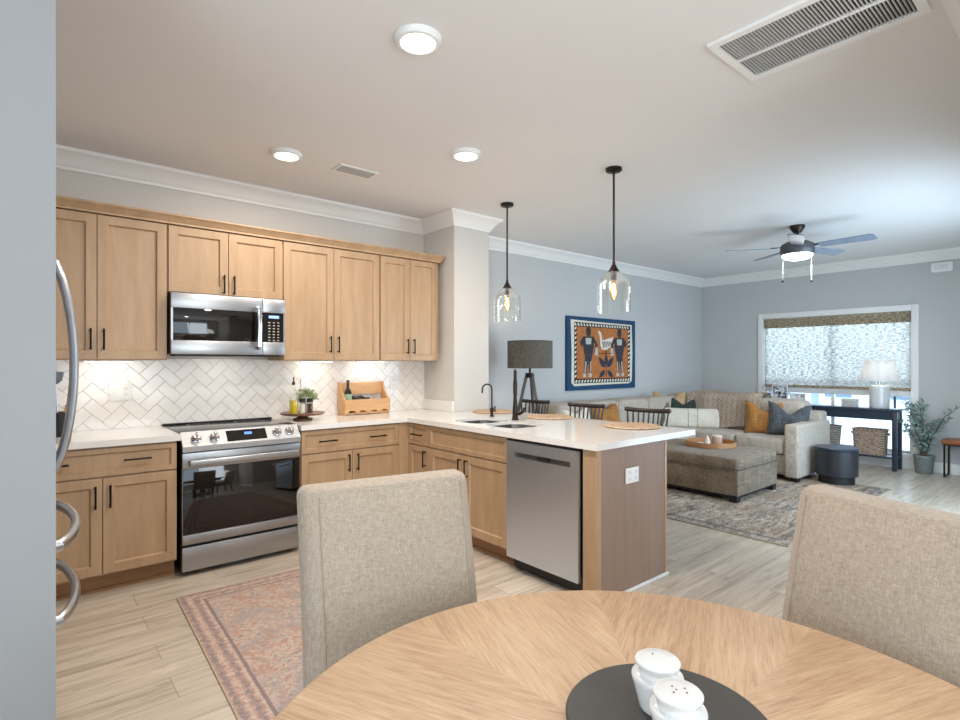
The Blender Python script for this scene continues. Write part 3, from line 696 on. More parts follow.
# ceiling fan
fnx, fny = 6.02, 2.14
fan = thing('ceiling_fan', 'dark five-blade ceiling fan with a lit lamp and two pull chains', 'ceiling fan', (fnx, fny, CE))
obj('canopy', MB().lathe([(.07, 0), (.07, -.02), (.035, -.075), (0, -.08)], 0, 0, 28), 'bronze', fan)
obj('downrod', MB().cyl((0, 0, -.07), (0, 0, -.17), .016), 'bronze', fan)
obj('motor', MB().lathe([(.03, -.15), (.10, -.165), (.145, -.19), (.155, -.215), (.155, -.275), (.14, -.295), (0, -.296)], 0, 0, 40), plain('fan_bronze', (84, 86, 90), .4, .3), fan)
obj('lamp_bowl', MB().lathe([(.138, -.297), (.135, -.315), (.11, -.335), (.06, -.348), (0, -.352)], 0, 0, 36), glow('fan_lamp_glow', (255, 250, 244), 5.0), fan)
area('fan_lamp_light', (fnx, fny, CE - .37), (0, 0, -1), .24, .24, 8, NEUT, 'DISK')
bmk = wood('fan_blade', (108, 122, 138), (134, 148, 164), .35, (2, 20, 20))
for k in range(5):
    a = R(199 + 72 * k)
    M = Matrix.Rotation(a, 4, 'Z') @ Matrix.Translation((0, 0, -.225)) @ Matrix.Rotation(R(-11), 4, 'X')
    bl_ = MB().prism([(.20, -.055), (.62, -.075), (.66, -.06), (.665, .055), (.62, .07), (.20, .055)], -.004, .004, 'XY', M)
    bo = obj('blade', bl_, bmk, fan)
    obj('blade_arm', MB().box(.12, .25, -.02, .02, .004, .012, M=M), 'bronze', bo)
for dx, dy, L in ((-.112, .094, .56), (.112, -.094, .555)):
    pch = obj('pull_chain', MB().cyl((dx, dy, -.29), (dx, dy, -L), .0022, n=6), 'white_pl', fan); obj('chain_knob', MB().lathe([(0, -L - .022), (.012, -L - .012), (.009, -L), (0, -L + .004)], dx, dy, 12), 'black', pch, label='dark knob at the end of the chain')

# ------------------------------------------------------------------ things on the kitchen counter
st = thing('cake_stand', 'low dark wooden cake stand on the counter right of the range', 'serving stand', (1.69, 4.22, .915))
obj('stand_foot', MB().lathe([(.075, 0.0002), (.075, .012), (.045, .02), (.03, .04)], 0, 0, 32), 'walnut', st)
obj('stand_plate', MB().lathe([(.03, .04), (.15, .043), (.168, .050), (.172, .060), (.165, .058), (.03, .056), (0, .056)], 0, 0, 48), 'walnut', st)
TZ = .915 + .0565
ob = thing('oil_bottle', 'clear glass bottle of yellow olive oil with a dark pourer', 'bottle', (1.605, 4.19, TZ))
obj('bottle_glass', MB().lathe([(.036, .0002), (.037, .01), (.037, .15), (.030, .18), (.014, .205), (.012, .235), (.014, .238)], 0, 0, 28), 'glass', ob)
obj('oil', MB().lathe([(0, .004), (.034, .004), (.034, .105), (0, .105)], 0, 0, 28, cap=False), plain('olive_oil', (205, 178, 24), .15, 0, .5, .04), ob)
obj('pourer', MB().lathe([(.011, .225), (.014, .24), (.009, .25), (.005, .255), (.006, .285), (.003, .288)], 0, 0, 16), 'dark', ob)
def jar(label, x, y, fillrgb):
    t = thing('spice_jar', label, 'jar', (x, y, TZ), 0, 'spice jars on the cake stand')
    obj('jar_glass', MB().lathe([(.023, .0002), (.024, .004), (.024, .085), (.020, .092)], 0, 0, 24), 'glass', t)
    obj('spice', MB().lathe([(0, .004), (.0215, .004), (.0215, .075), (0, .075)], 0, 0, 24, cap=False), plain('spice_' + label[:5], fillrgb, .8, 0, .2, .3, 120), t)
    obj('lid', MB().lathe([(.025, .088), (.025, .115), (.022, .118), (0, .118)], 0, 0, 24, cap=False), 'dark', t)
jar('pale salt in a small jar with a black lid on the cake stand', 1.668, 4.17, (226, 220, 206))
jar('brown pepper in a small jar with a black lid on the cake stand', 1.725, 4.16, (92, 58, 38))
hp_ = thing('potted_herb', 'small bushy green plant in a white pot on the cake stand', 'plant', (1.745, 4.275, TZ))
obj('pot', MB().lathe([(.034, .0002), (.046, .075), (.050, .076), (.050, .092), (.046, .092), (.042, .080), (0, .080)], 0, 0, 28), 'ceramic', hp_)
def leaves(mb, pts, size, aspect=.4, rnd=random):
    for p, d in pts:
        d = Vector(d).normalized(); s_ = d.cross(Vector((rnd.uniform(-1, 1), rnd.uniform(-1, 1), rnd.uniform(-1, 1)))).normalized()
        n_ = d.cross(s_); L = size * rnd.uniform(.7, 1.3); w2 = L * aspect * .5; p = Vector(p)
        q = [p, p + d * L * .45 + s_ * w2 + n_ * L * .05, p + d * L, p + d * L * .45 - s_ * w2 + n_ * L * .05]
        v = [mb.bm.verts.new(x) for x in q]; mb.bm.faces.new(v)
    return mb
pts = []
for k in range(420):
    a = random.uniform(0, 2 * PI); e = math.asin(random.uniform(-.15, 1)); r = random.uniform(.45, 1)
    d = Vector((math.cos(a) * math.cos(e), math.sin(a) * math.cos(e), math.sin(e)))
    pts.append((Vector((0, 0, .108)) + Vector((d.x * .088, d.y * .088, d.z * .072)) * r, d + Vector((0, 0, .3))))
obj('foliage', leaves(MB(), pts, .02, .6), plain('herb_green', (158, 170, 122), .6, 0, .3, .35, 60), hp_)
# wine rack
wr = thing('wine_rack', 'open pine wine rack leaning by the tiled wall on the counter', 'rack', (2.325, 4.36, .915))
X0, X1, Y0, Y1 = 2.10, 2.545, 4.325, 4.455; z0 = .9152
for x in (X0, X1 - .018):
    obj('side_board', MB().prism([(Y0, z0), (Y1, z0), (Y1, z0 + .285), (Y1 - .03, z0 + .285), (Y1 - .05, z0 + .22), (Y0, z0 + .13)], x, x + .018, 'YZ'), 'pine_z', wr, True)
fp = [(X0, z0 + .02)]
for k in range(4):
    c = X0 + .065 + k * .107; fp += [(c - .035 + .035 + .035 * math.cos(R(180 - q)), z0 + .02 + .02 * math.sin(R(q))) for q in range(0, 181, 30)]
fp += [(X1, z0 + .02), (X1, z0 + .135), (X0, z0 + .135)]
obj('front_board', MB().prism(fp, Y0 - .016, Y0 - .0005, 'XZ'), 'pine', wr, True)
obj('back_rail', MB().box(X0 + .018, X1 - .018, Y1 - .016, Y1, z0 + .175, z0 + .28).box(X0 + .018, X1 - .018, Y1 - .016, Y1, z0 + .02, z0 + .07), 'pine', wr, True)
obj('rack_base', MB().box(X0 + .018, X1 - .018, Y0, Y1 - .016, z0 + .005, z0 + .018), 'pine', wr, True)
wb = thing('wine_bottle', 'dark bottle with a pale green label standing in the left end of the wine rack', 'bottle', (2.158, 4.375, z0 + .0185), 0, 'bottles in the wine rack')
gdk = plain('dark_bottle', (38, 36, 26), .1, 0, .6)
obj('bottle_glass', MB().lathe([(.034, 0), (.035, .006), (.035, .16), (.028, .19), (.013, .215), (.012, .27), (.014, .272), (.014, .285), (0, .286)], 0, 0, 26), gdk, wb)
obj('bottle_label', MB().lathe([(.0354, .115), (.0354, .165)], 0, 0, 26, cap=False), plain('green_label', (150, 176, 146), .6), wb)
for k, (zz, lb) in enumerate(((.052, 'dark bottle lying on its side in the wine rack, lower one'), (.135, 'dark bottle lying on its side in the wine rack, upper one'))):
    t = thing('wine_bottle', lb, 'bottle', (2.27, 4.385, z0 + zz), 0, 'bottles in the wine rack')
    M = Matrix.Rotation(R(90), 4, 'X') @ Matrix.Rotation(R(0), 4, 'Z')
    obj('bottle_glass', MB().lathe([(.028, -.06), (.029, -.055), (.029, .03), (.013, .055), (.0115, .095), (.013, .10), (0, .101)], 0, 0, 22, M=Matrix.Rotation(R(90), 4, 'Y') @ Matrix.Translation((0, 0, 0))), gdk, t)
# utensil crock behind the fridge handle
uk = thing('utensil_crock', 'black utensil crock on the left counter, seen between the fridge handle and the wall', 'crock', (.155, 4.25, .915))
obj('crock', MB().lathe([(.055, .0002), (.060, .01), (.060, .15), (.056, .15), (.052, .02), (0, .02)], 0, 0, 28), 'dark', uk)
us = thing('wooden_spatula', 'wooden spatula standing in the black utensil crock', 'utensil', (.17, 4.245, .94))
obj('handle', MB().tube([(-.02, 0, 0), (.02, -.01, .17)], .006, 8), 'pine_z', us)
obj('blade', MB().tube([(.02, -.01, .165), (.028, -.011, .21), (.034, -.012, .26), (.036, -.012, .285)], [.008, .022, .026, .014], 12, flat=(1, .3)), 'pine_z', us)
ul = thing('ladle', 'grey ladle standing in the black utensil crock', 'utensil', (.14, 4.255, .94))
obj('handle', MB().tube([(.01, 0, 0), (-.005, 0, .3)], .005, 8), 'steel', ul)
obj('bowl', MB().lathe([(.012, .30), (.034, .32), (.042, .36), (.044, .375), (.040, .375), (.03, .33), (0, .325)], -.005, 0, 20), plain('ladle_grey', (112, 120, 132), .35, .3), ul)

# placemats
def mat_straw():
    t = NT('woven_straw'); v = t.xyz(t.coord())
    r = t.math('SQRT', t.math('ADD', t.math('MULTIPLY', v[0], v[0]), t.math('MULTIPLY', v[1], v[1])))
    a = t.math('ARCTAN2', v[1], v[0])
    rings = t.math('SINE', t.math('MULTIPLY', r, 330)); sp = t.math('SINE', t.math('ADD', t.math('MULTIPLY', a, 60), t.math('MULTIPLY', r, 200)))
    f = t.math('ADD', t.math('MULTIPLY', t.math('ADD', rings, sp), .16), t.noise(t.scaled((60, 60, 60)), 1, 3))
    t.bump(f, .7, .004)
    return t.set(t.ramp(f, [(.30, lin((142, 104, 74))), (.48, lin((204, 170, 136))), (.72, lin((232, 210, 182)))]), .8, 0, .2)
MAT['straw'] = mat_straw()
def placemat():
    mb = MB(); n = 64
    prof = [(0, .0002), (.185, .0002), (.20, .006), (.192, .012), (.17, .010), (.145, .013), (.12, .010), (.09, .013), (.06, .010), (.03, .013), (0, .012)]
    return mb.lathe(prof, 0, 0, n)
pm = solo('placemat', placemat(), 'straw', 'round woven straw placemat nearest the end of the peninsula', 'placemat', 'round straw placemats', (3.31, 2.26, .915))
dup(pm, (3.34, 3.08, .915), 0, 'round woven straw placemat in the middle of the row on the peninsula')
dup(pm, (3.325, 3.76, .915), 0, 'round woven straw placemat closest to the pillar, behind the small faucet')

# ------------------------------------------------------------------ counter stools
def stool_proto():
    t = thing('counter_stool', 'dark wooden spindle-back stool at the end of the peninsula, nearest the camera', 'stool', (3.81, 2.53, 0), R(11), 'spindle-back counter stools')
    sz = .63
    obj('seat', MB().super((0, 0, sz - .018), (.20, .215, .022), .5, .55, 40, 12), 'oakdark', t)
    feet = {}
    for sx in (-1, 1):
        for sy in (-1, 1):
            a = Vector((sx * .13, sy * .14, sz - .03)); b = Vector((-.19, sy * .265, 0)) if sx < 0 else Vector((.13, sy * .165, 0)); feet[sx, sy] = (a, b)
            obj('leg', MB().tube([a, a.lerp(b, .5), b], [.015, .018, .012], 10), 'oakdark', t)
    def at(s, z): a, b = s; return a.lerp(b, (a.z - z) / (a.z - b.z))
    for (p, q, z) in (((-1, -1), (-1, 1), .22), ((1, -1), (1, 1), .30), ((-1, -1), (1, -1), .27), ((-1, 1), (1, 1), .27)):
        obj('stretcher', MB().cyl(at(feet[p], z), at(feet[q], z), .009), 'oakdark', t)
    arc = [(.165 + .045 * (1 - (y / .2) ** 2), y, .968 + .010 * abs(y / .2) ** 2) for y in [-.2 + k * .02 for k in range(21)]]
    obj('top_rail', MB().tube(arc, [.012, .019] + [.0165] * 17 + [.019, .012], 10, flat=(.8, 1.15)), 'oakdark', t)
    for k in range(9):
        y = -.176 + k * .044; top = (.165 + .045 * (1 - (y / .2) ** 2), y, .962)
        bot = (.12 + .03 * (1 - (y / .2) ** 2), y * .82, sz - .012)
        obj('spindle', MB().tube([bot, Vector(bot).lerp(Vector(top), .4), top], [.007, .0095, .007], 8), 'oakdark', t)
    return t
sp_ = stool_proto()
dup(sp_, (3.83, 3.20, 0), R(8), 'dark wooden spindle-back stool in the middle of the peninsula row, before the painting')
dup(sp_, (3.83, 3.88, 0), R(5), 'dark wooden spindle-back stool nearest the pillar, in front of the tripod lamp')

# ------------------------------------------------------------------ floor lamp and painting
flx, fly = 4.06, 4.02
lp = thing('floor_lamp', 'tripod floor lamp with a dark grey drum shade beside the pillar', 'floor lamp', (flx, fly, 0))
sh = weave('charcoal_shade', (66, 64, 60), (112, 108, 100), 260)
obj('lamp_shade', MB().lathe([(.238, 1.315), (.238, 1.60), (.235, 1.60), (.235, 1.315), (.238, 1.315)], 0, 0, 56, cap=False), sh, lp)
obj('shade_ring', MB().lathe([(.239, 1.594), (.239, 1.601), (.233, 1.601), (.233, 1.594), (.239, 1.594)], 0, 0, 56, cap=False).tube([(-.235, 0, 1.33), (.235, 0, 1.33)], .003, 6), 'black', lp)
obj('socket', MB().lathe([(.045, 1.215), (.05, 1.24), (.04, 1.262), (.012, 1.268), (.012, 1.36), (.02, 1.37), (.02, 1.40), (0, 1.41)], 0, 0, 20), 'bronze', lp)
obj('bulb', MB().lathe([(.012, 1.40), (.03, 1.43), (.03, 1.46), (.015, 1.49), (0, 1.492)], 0, 0, 16), glow('floor_bulb', (255, 230, 190), 12), lp)
gwood = wood('grey_tripod_wood', (72, 68, 62), (112, 106, 98), .5, (14, 14, 2))
for k in range(3):
    a = R(-50 + 120 * k + 78); obj('leg', MB().tube([(.03 * math.cos(a), .03 * math.sin(a), 1.265), (.33 * math.cos(a), .33 * math.sin(a), 0.003)], [.017, .015], 8), gwood, lp)
point('floor_lamp_light', (flx, fly, 1.47), 11, (1, .84, .64), .03)

ax, az0, aw, ah = 5.26, 1.015, 1.485, .96
art = thing('painting', 'blue-bordered folk painting of two figures and a bird on orange, on the living room wall', 'wall art', (ax, YA, az0))
def AM(l): return Matrix.Translation((0, -l, 0))
obj('canvas', MB().box(0, aw, -.035, -.001, 0, ah), plain('canvas_blue', (24, 66, 100), .8), art)
def layer(name, polys, rgb, l, par=art, var=.06):
    mb = MB()
    for p in polys: mb.prism(p, -.035 - l, -.0345, 'XZ')
    return obj(name, mb, plain('paint_%d_%d_%d' % rgb, rgb, .8, 0, .2, var, 20), par)
cl = layer('cloth', [[(.08, .10), (.14, .055), (.7, .062), (1.33, .065), (1.40, .10), (1.415, .5), (1.40, .90), (.7, .905), (.065, .915), (.085, .5)]], (222, 214, 198), .0015)
layer('border_band', [[(.135, .09), (1.35, .09), (1.36, .88), (.135, .885)]], (30, 28, 30), .0025, cl)
st_ = []
for k in range(20):
    x = .15 + k * .06; st_ += [[(x, .10), (x + .032, .10), (x + .05, .135), (x + .018, .135)], [(x, .84), (x + .032, .84), (x + .015, .872), (x - .015, .872)]]
for k in range(11):
    z = .16 + k * .062; st_ += [[(.145, z), (.175, z + .02), (.175, z + .05), (.145, z + .03)], [(1.31, z), (1.345, z + .02), (1.345, z + .05), (1.31, z + .03)]]
layer('border_stripes', st_, (226, 220, 206), .0035, cl)
layer('orange_field', [[(.185, .15), (1.30, .15), (1.30, .83), (.185, .83)]], (178, 112, 64), .0035, cl, .2)
def man(cx, s, flip=1):
    q = lambda L: [(cx + flip * a * s, .17 + b * s) for a, b in L]
    body = [q([(-.07, .279), (.08, .279), (.05, .18), (.06, .02), (.02, .02), (.0, .2), (-.05, .02), (-.09, .02)]), q([(-.10, .52), (.10, .52), (.11, .40), (.08, .28), (-.08, .28), (-.11, .40)]), q([(-.10, .52), (-.17, .45), (-.14, .38), (-.12, .40), (-.09, .46)]), q([(.10, .52), (.19, .42), (.13, .32), (.12, .36), (.14, .42), (.08, .47)])]
    head = [[(cx + .05 * s * math.cos(a), .17 + (.585 + .055 * math.sin(a) * 1.2) * s) for a in [k * PI / 6 for k in range(12)]]]
    hi = [q([(-.06, .50), (.06, .50), (.05, .42), (-.05, .42)]), q([(-.08, .06), (-.055, .06), (-.04, .2), (-.06, .2)]), q([(.03, .06), (.05, .06), (.05, .2), (.035, .2)]), q([(-.11, .0), (-.05, .0), (-.055, .05), (-.10, .05)]), q([(.0, .0), (.07, .0), (.065, .05), (.015, .05)]), q([(.13, .28), (.2, .28), (.19, .38), (.14, .38)])]
    return body, head, hi
b1, h1, i1 = man(.42, 1.03); b2, h2, i2 = man(1.10, 1.03, -1)
for bb_, hh_, ii_ in ((b1, h1, i1), (b2, h2, i2)):
    layer('painted_figure', bb_, (62, 62, 68), .0045, cl); layer('painted_head', hh_, (60, 58, 60), .005, cl)
    for q in ii_: layer('painted_garment', [q], (186, 184, 176), .0055, cl)
bird = [[(.66, .70), (.67, .60), (.70, .54), (.80, .53), (.90, .58), (.96, .72), (.90, .70), (.80, .68), (.72, .66), (.69, .76), (.66, .79), (.62, .78)]]
layer('bird_body', bird, (214, 210, 200), .0045, cl)
layer('bird_feathers', [[(.71 + k * .035, .645), (.725 + k * .035, .65), (.755 + k * .035, .56 + k * .008), (.74 + k * .035, .56 + k * .008)] for k in range(6)] + [[(.79, .53), (.81, .53), (.80, .47), (.78, .47)], [(.62, .48), (.95, .485), (.95, .495), (.62, .49)]], (30, 30, 34), .0055, cl)
lv = []
for a, L in ((90, .22), (45, .24), (135, .24), (-35, .2), (215, .2)):
    c, s2 = math.cos(R(a)), math.sin(R(a)); o_ = (.80, .27)
    lv.append([(o_[0] + c * u * L - s2 * v * L, o_[1] + s2 * u * L + c * v * L) for u, v in ((.12, 0), (.4, .17), (.65, .17), (1, 0), (.65, -.17), (.4, -.17))])
layer('leaf_shapes', lv, (52, 58, 72), .0045, cl)
layer('plant_stem', [[(.793, .17), (.807, .17), (.805, .3), (.795, .3)]], (40, 40, 44), .0048, cl)

# ------------------------------------------------------------------ living room rug, ottoman, sofa
def rug_living():
    t = NT('distressed_rug'); v = t.xyz(t.coord())
    n1 = t.noise(t.scaled((4, 12, 1)), 1, 6, .75, 1.5); n2 = t.noise(t.scaled((45, 60, 1)), 1, 3, .7); n3 = t.noise(t.scaled((1.2, 1.2, 1)), 1, 2)
    f = t.math('ADD', t.math('MULTIPLY', n1, .6), t.math('MULTIPLY', n2, .4))
    c = t.ramp(f, [(.34, lin((66, 60, 58))), (.46, lin((122, 112, 104))), (.55, lin((176, 164, 150))), (.68, lin((208, 200, 190)))])
    c = t.mix(t.ramp(n3, [(.45, (0, 0, 0)), (.65, (.5, .5, .5))]), c, lin((150, 122, 92)))
    e = t.math('MAXIMUM', t.math('SUBTRACT', t.math('ABSOLUTE', v[0]), 1.28), t.math('SUBTRACT', t.math('ABSOLUTE', v[1]), 1.32))
    band = t.math('MULTIPLY', t.math('GREATER_THAN', e, 0.0), t.math('LESS_THAN', e, .05))
    c = t.mix(t.math('MULTIPLY', band, .5), c, lin((70, 72, 80)))
    t.bump(n2, .5, .006)
    return t.set(c, .95, 0, .1)
MAT['rug_living'] = rug_living()
rg2 = thing('area_rug', 'distressed grey and brown area rug under the ottoman in the living room', 'rug', (5.74, 3.05, 0))
obj('pile', MB().box(-1.40, 1.40, -1.44, 1.44, .001, .010, .002, 1), 'rug_living', rg2)
obj('binding', MB().tube([(-1.405, -1.445, .006), (1.405, -1.445, .006), (1.405, 1.445, .006), (-1.405, 1.445, .006), (-1.405, -1.445, .006)], .005, 6), plain('rug_binding', (188, 176, 156), .9), rg2)

ot = thing('ottoman', 'large rectangular taupe velvet ottoman on the living room rug', 'ottoman', (5.73, 3.0, .0105))
obj('ottoman_base', MB().box(-.46, .46, -.60, .60, .06, .30, .012, 3), 'velvet', ot)
def otop():
    mb = MB(); mb.super((0, 0, .365), (.47, .61, .07), .28, .10, 72, 20); return mb
lid = obj('ottoman_lid', otop(), 'velvet', ot)
obj('piping', MB().tube([(x, y, .305) for x, y in rrect(-.468, .468, -.608, .608, .03)] + [(.468, .578, .305)], .005, 6), 'velvet', lid)
obj('piping', MB().tube([(x, y, .415) for x, y in rrect(-.455, .455, -.595, .595, .05)] + [(.455, .545, .415)], .004, 6), plain('velvet_pipe', (86, 76, 64), .8), lid)
for sx in (-1, 1):
    for sy in (-1, 1): obj('foot', MB().box(sx * .42 - .04, sx * .42 + .04, sy * .55 - .04, sy * .55 + .04, 0, .062), 'dark', ot)
obj('plinth', MB().box(-.44, .44, -.57, .57, .035, .062), 'dark', ot)
ty = thing('serving_tray', 'round honey-wood tray with a raised rim on the ottoman', 'tray', (5.86, 2.97, .4458))
obj('tray_base', MB().lathe([(0, 0), (.25, 0), (.25, .012), (0, .012)], 0, 0, 56, cap=False), 'honey', ty)
obj('tray_rim', MB().lathe([(.25, 0), (.262, .004), (.264, .055), (.254, .056), (.25, .012)], 0, 0, 56, cap=False), 'honey', ty)
cd = thing('candle_jar', 'pinkish ceramic candle jar on the round tray', 'candle', (5.93, 2.93, .4581))
obj('jar', MB().lathe([(.05, .0002), (.052, .006), (.052, .085), (.046, .085), (.046, .06), (0, .06)], 0, 0, 30), plain('pink_jar', (188, 158, 144), .5), cd)
obj('jar_lid', MB().lathe([(.053, .0855), (.054, .098), (.05, .102), (0, .102)], 0, 0, 30), plain('jar_lid', (224, 210, 198), .5), cd)
kn = thing('ornament', 'small white pointed ornament on the round tray', 'ornament', (5.79, 2.97, .4581))
obj('ornament_body', MB().lathe([(.045, .0002), (.045, .012), (.03, .02), (.026, .05), (.02, .07), (.008, .10), (0, .115)], 0, 0, 20), 'ceramic', kn)
wd = thing('matchbox', 'small white box on the round tray', 'box', (5.76, 3.05, .4581))
obj('box_body', MB().box(-.045, .045, -.03, .03, .0002, .022, .002), 'white_pl', wd)

# sofa
so = thing('sectional_sofa', 'light grey-beige L-shaped sectional sofa along two walls of the living room', 'sofa', (7.0, 3.6, 0))
B0 = .065
def cush(name, x0, x1, y0, y1, z0, z1, e=.22, e2=.16):
    return obj(name, MB().super(((x0 + x1) / 2, (y0 + y1) / 2, (z0 + z1) / 2), ((x1 - x0) / 2, (y1 - y0) / 2, (z1 - z0) / 2), e, e2, 56, 20), 'sofa', so, True)
obj('base', MB().box(6.74, 7.66, 2.50, 4.54, B0, .30, .015, 3), 'sofa', so, True)
obj('base', MB().box(4.60, 6.76, 3.62, 4.54, B0, .30, .015, 3), 'sofa', so, True)
obj('armrest', MB().box(6.665, 7.70, 2.356, 2.512, .055, .665, .03, 4), 'sofa', so, True)
obj('armrest', MB().box(4.46, 4.61, 3.57, 4.54, .055, .665, .03, 4), 'sofa', so, True)
obj('back_frame', MB().box(7.52, 7.74, 2.40, 4.56, B0, .77, .035, 4), 'sofa', so, True)
obj('back_frame', MB().box(4.50, 7.55, 4.37, 4.565, B0, .77, .035, 4), 'sofa', so, True)
cush('seat_cushion', 6.69, 7.45, 2.515, 3.10, .30, .49); cush('seat_cushion', 6.69, 7.45, 3.10, 3.68, .30, .49)
cush('seat_cushion', 6.70, 7.45, 3.66, 4.38, .30, .49)
cush('seat_cushion', 5.66, 6.71, 3.56, 4.38, .30, .49); cush('seat_cushion', 4.61, 5.66, 3.56, 4.38, .30, .49)
cush('back_cushion', 7.22, 7.56, 2.50, 3.14, .47, .915, .3, .3); cush('back_cushion', 7.24, 7.57, 3.13, 3.78, .47, .93, .3, .3); cush('back_cushion', 7.24, 7.57, 3.77, 4.40, .47, .92, .3, .3)
for a, b in ((4.62, 5.20), (5.19, 5.80), (5.79, 6.48), (6.47, 7.26)): cush('back_cushion', a, b, 4.12, 4.44, .47, .90, .3, .3)
for x, y in ((6.74, 2.42), (7.62, 2.42), (7.62, 4.46), (4.55, 4.46), (4.55, 3.66), (6.6, 3.7)): obj('foot', MB().box(x - .04, x + .04, y - .04, y + .04, .011, B0), 'dark', so, True)

def pillow(name, label, loc, face, w_, h_, t_, mat, dent=0, lean=12, group='sofa pillows', roll=0):
    """face: heading of the front side in degrees; stands on its lower edge at loc"""
    o = MB()
    def side(sg):
        def fn(a, b):
            u, v = a * 2 - 1, b * 2 - 1
            th = t_ * (max(0, 1 - u ** 4) * max(0, 1 - v ** 4)) ** .55 * .5
            x = w_ / 2 * u * (1 - .09 * (1 - v * v) * abs(u)); z = h_ / 2 * v * (1 - .09 * (1 - u * u) * abs(v))
            z -= dent * math.exp(-(u / .42) ** 2) * ((v + 1) / 2) ** 2
            y = sg * th + .006 * math.sin(7 * u + 3 * v) * (1 - u * u) * (1 - v * v) * t_ * 8
            return (x, -y, z + h_ / 2 - h_ * .04)
        return fn
    o.grid(side(1), 22, 22); o.grid(side(-1), 22, 22)
    bmesh.ops.remove_doubles(o.bm, verts=o.bm.verts, dist=.0008)
    bmesh.ops.transform(o.bm, matrix=Matrix.Rotation(R(-lean), 4, 'X') @ Matrix.Rotation(R(roll), 4, 'Y'), verts=o.bm.verts)
    r = solo(name, o, mat, label, 'pillow', group, loc, R(face + 90))
    return r
MAT['mustard'] = weave('ochre_velvet', (140, 94, 46), (174, 122, 66), 60, .8, .1)
MAT['bluegrey'] = weave('slate_blue_velvet', (58, 61, 64), (88, 91, 95), 60, .8, .1)
MAT['cream'] = weave('cream_cotton', (206, 198, 182), (228, 222, 208), 120, .9, .15)
MAT['green'] = weave('dark_green_velvet', (34, 44, 42), (58, 70, 64), 60, .8, .1)
MAT['taupe'] = weave('taupe_pillow', (88, 76, 64), (126, 112, 96), 90, .9, .2)
MAT['tan'] = weave('tan_pillow', (172, 136, 98), (206, 172, 132), 90, .9, .2)
pillow('throw_pillow', 'ochre velvet pillow with a dented top beside the slate blue pillow on the sofa', (7.09, 2.90, .475), 198, .46, .45, .17, 'mustard', .12, 16)
pillow('throw_pillow', 'slate blue pillow with a dented top leaning against the right sofa arm', (7.10, 2.63, .475), 210, .48, .44, .17, 'bluegrey', .13, 18, roll=6)
pillow('lumbar_pillow', 'long cream lumbar pillow with thin grey stripes in the sofa corner', (7.00, 3.80, .475), 214, .92, .30, .14, 'cream', .0, 14)
lb = bpy.data.objects['lumbar_pillow']
sb = MB()
for x in (-.06, .06):
    def fn(a, b, x=x):
        v = b * 2 - 1; u = (x + (a - .5) * .008) / .43
        th = .14 * (max(0, 1 - u ** 4) * max(0, 1 - v ** 4)) ** .55 * .5
        return (x + (a - .5) * .008, -th - .0015 - .006 * math.sin(7 * u + 3 * v) * (1 - u * u) * (1 - v * v) * .14 * 8, .15 * v * (1 - .09 * abs(v) * (1 - u * u)) + .138)
    sb.grid(fn, 1, 24, Matrix.Rotation(R(-14), 4, 'X'))
obj('stripes', sb, plain('stripe_grey', (140, 136, 128), .9), lb)
pillow('throw_pillow', 'dark green pillow showing its top corners behind the cream lumbar pillow', (7.10, 3.97, .475), 222, .46, .45, .15, 'green', .10, 12)
pillow('throw_pillow', 'taupe brown pillow behind the left half of the cream lumbar pillow', (6.74, 4.16, .475), 250, .46, .42, .15, 'taupe', .06, 12)
pillow('throw_pillow', 'tan pillow with dark corners farthest back in the sofa corner', (7.04, 4.15, .475), 232, .50, .52, .16, 'tan', .10, 8)
pillow('throw_pillow', 'ochre pillow on the back-wall side of the sofa, seen behind the middle stool', (5.40, 4.00, .475), 262, .44, .43, .15, 'mustard', .06, 14)
pillow('throw_pillow', 'pale beige pillow at the left end of the sofa, seen beside the tripod lamp', (4.86, 4.02, .475), 258, .42, .40, .15, 'cream', .05, 14)

# knitted throw
def throw_mat():
    t = NT('chunky_knit'); v = t.xyz(t.coord())
    # zig-zag cables
    s = t.math('ADD', t.math('MULTIPLY', v[1], 55), t.math('MULTIPLY', t.math('ABSOLUTE', t.math('SUBTRACT', t.math('FRACT', t.math('MULTIPLY', v[1], 6)), .5)), 0))
    a = t.math('SINE', t.math('ADD', t.math('MULTIPLY', v[1], 95), t.math('MULTIPLY', t.math('SINE', t.math('MULTIPLY', v[2], 130)), 1.4)))
    f = t.math('ADD', t.math('MULTIPLY', a, .13), t.noise(t.scaled((50, 50, 50)), 1, 3))
    t.bump(f, .45, .008)
    return t.set(t.ramp(f, [(.16, lin((176, 154, 130))), (.46, lin((218, 200, 178))), (.8, lin((236, 224, 208)))]), .95, 0, .1)
MAT['knit'] = throw_mat()
path = [(7.17, .50), (7.185, .60), (7.20, .75), (7.22, .88), (7.27, .945), (7.36, .965), (7.46, .96), (7.56, .945), (7.63, .88), (7.77, .80), (7.775, .62)]
def thr(a, b):
    k = a * (len(path) - 1); i = min(int(k), len(path) - 2); f = k - i
    x = path[i][0] + (path[i + 1][0] - path[i][0]) * f; z = path[i][1] + (path[i + 1][1] - path[i][1]) * f
    y = 3.02 + b * .92 + (.10 * (1 - a) * (b - .5)) + .012 * math.sin(a * 9 + b * 5)
    return (x - .012 + .010 * math.sin(b * 22 + a * 3), y, z + .012 + .012 * math.sin(b * 9 + a * 2) + (0 if a > .2 else (.2 - a) * .45 * (b < .5) * (.5 - b)))
tb = MB().grid(thr, 40, 40)
bmesh.ops.solidify(tb.bm, geom=tb.bm.faces[:], thickness=.018)
solo('throw_blanket', tb, 'knit', 'chunky beige knitted throw draped over the sofa back in the corner', 'blanket', sharp=60)

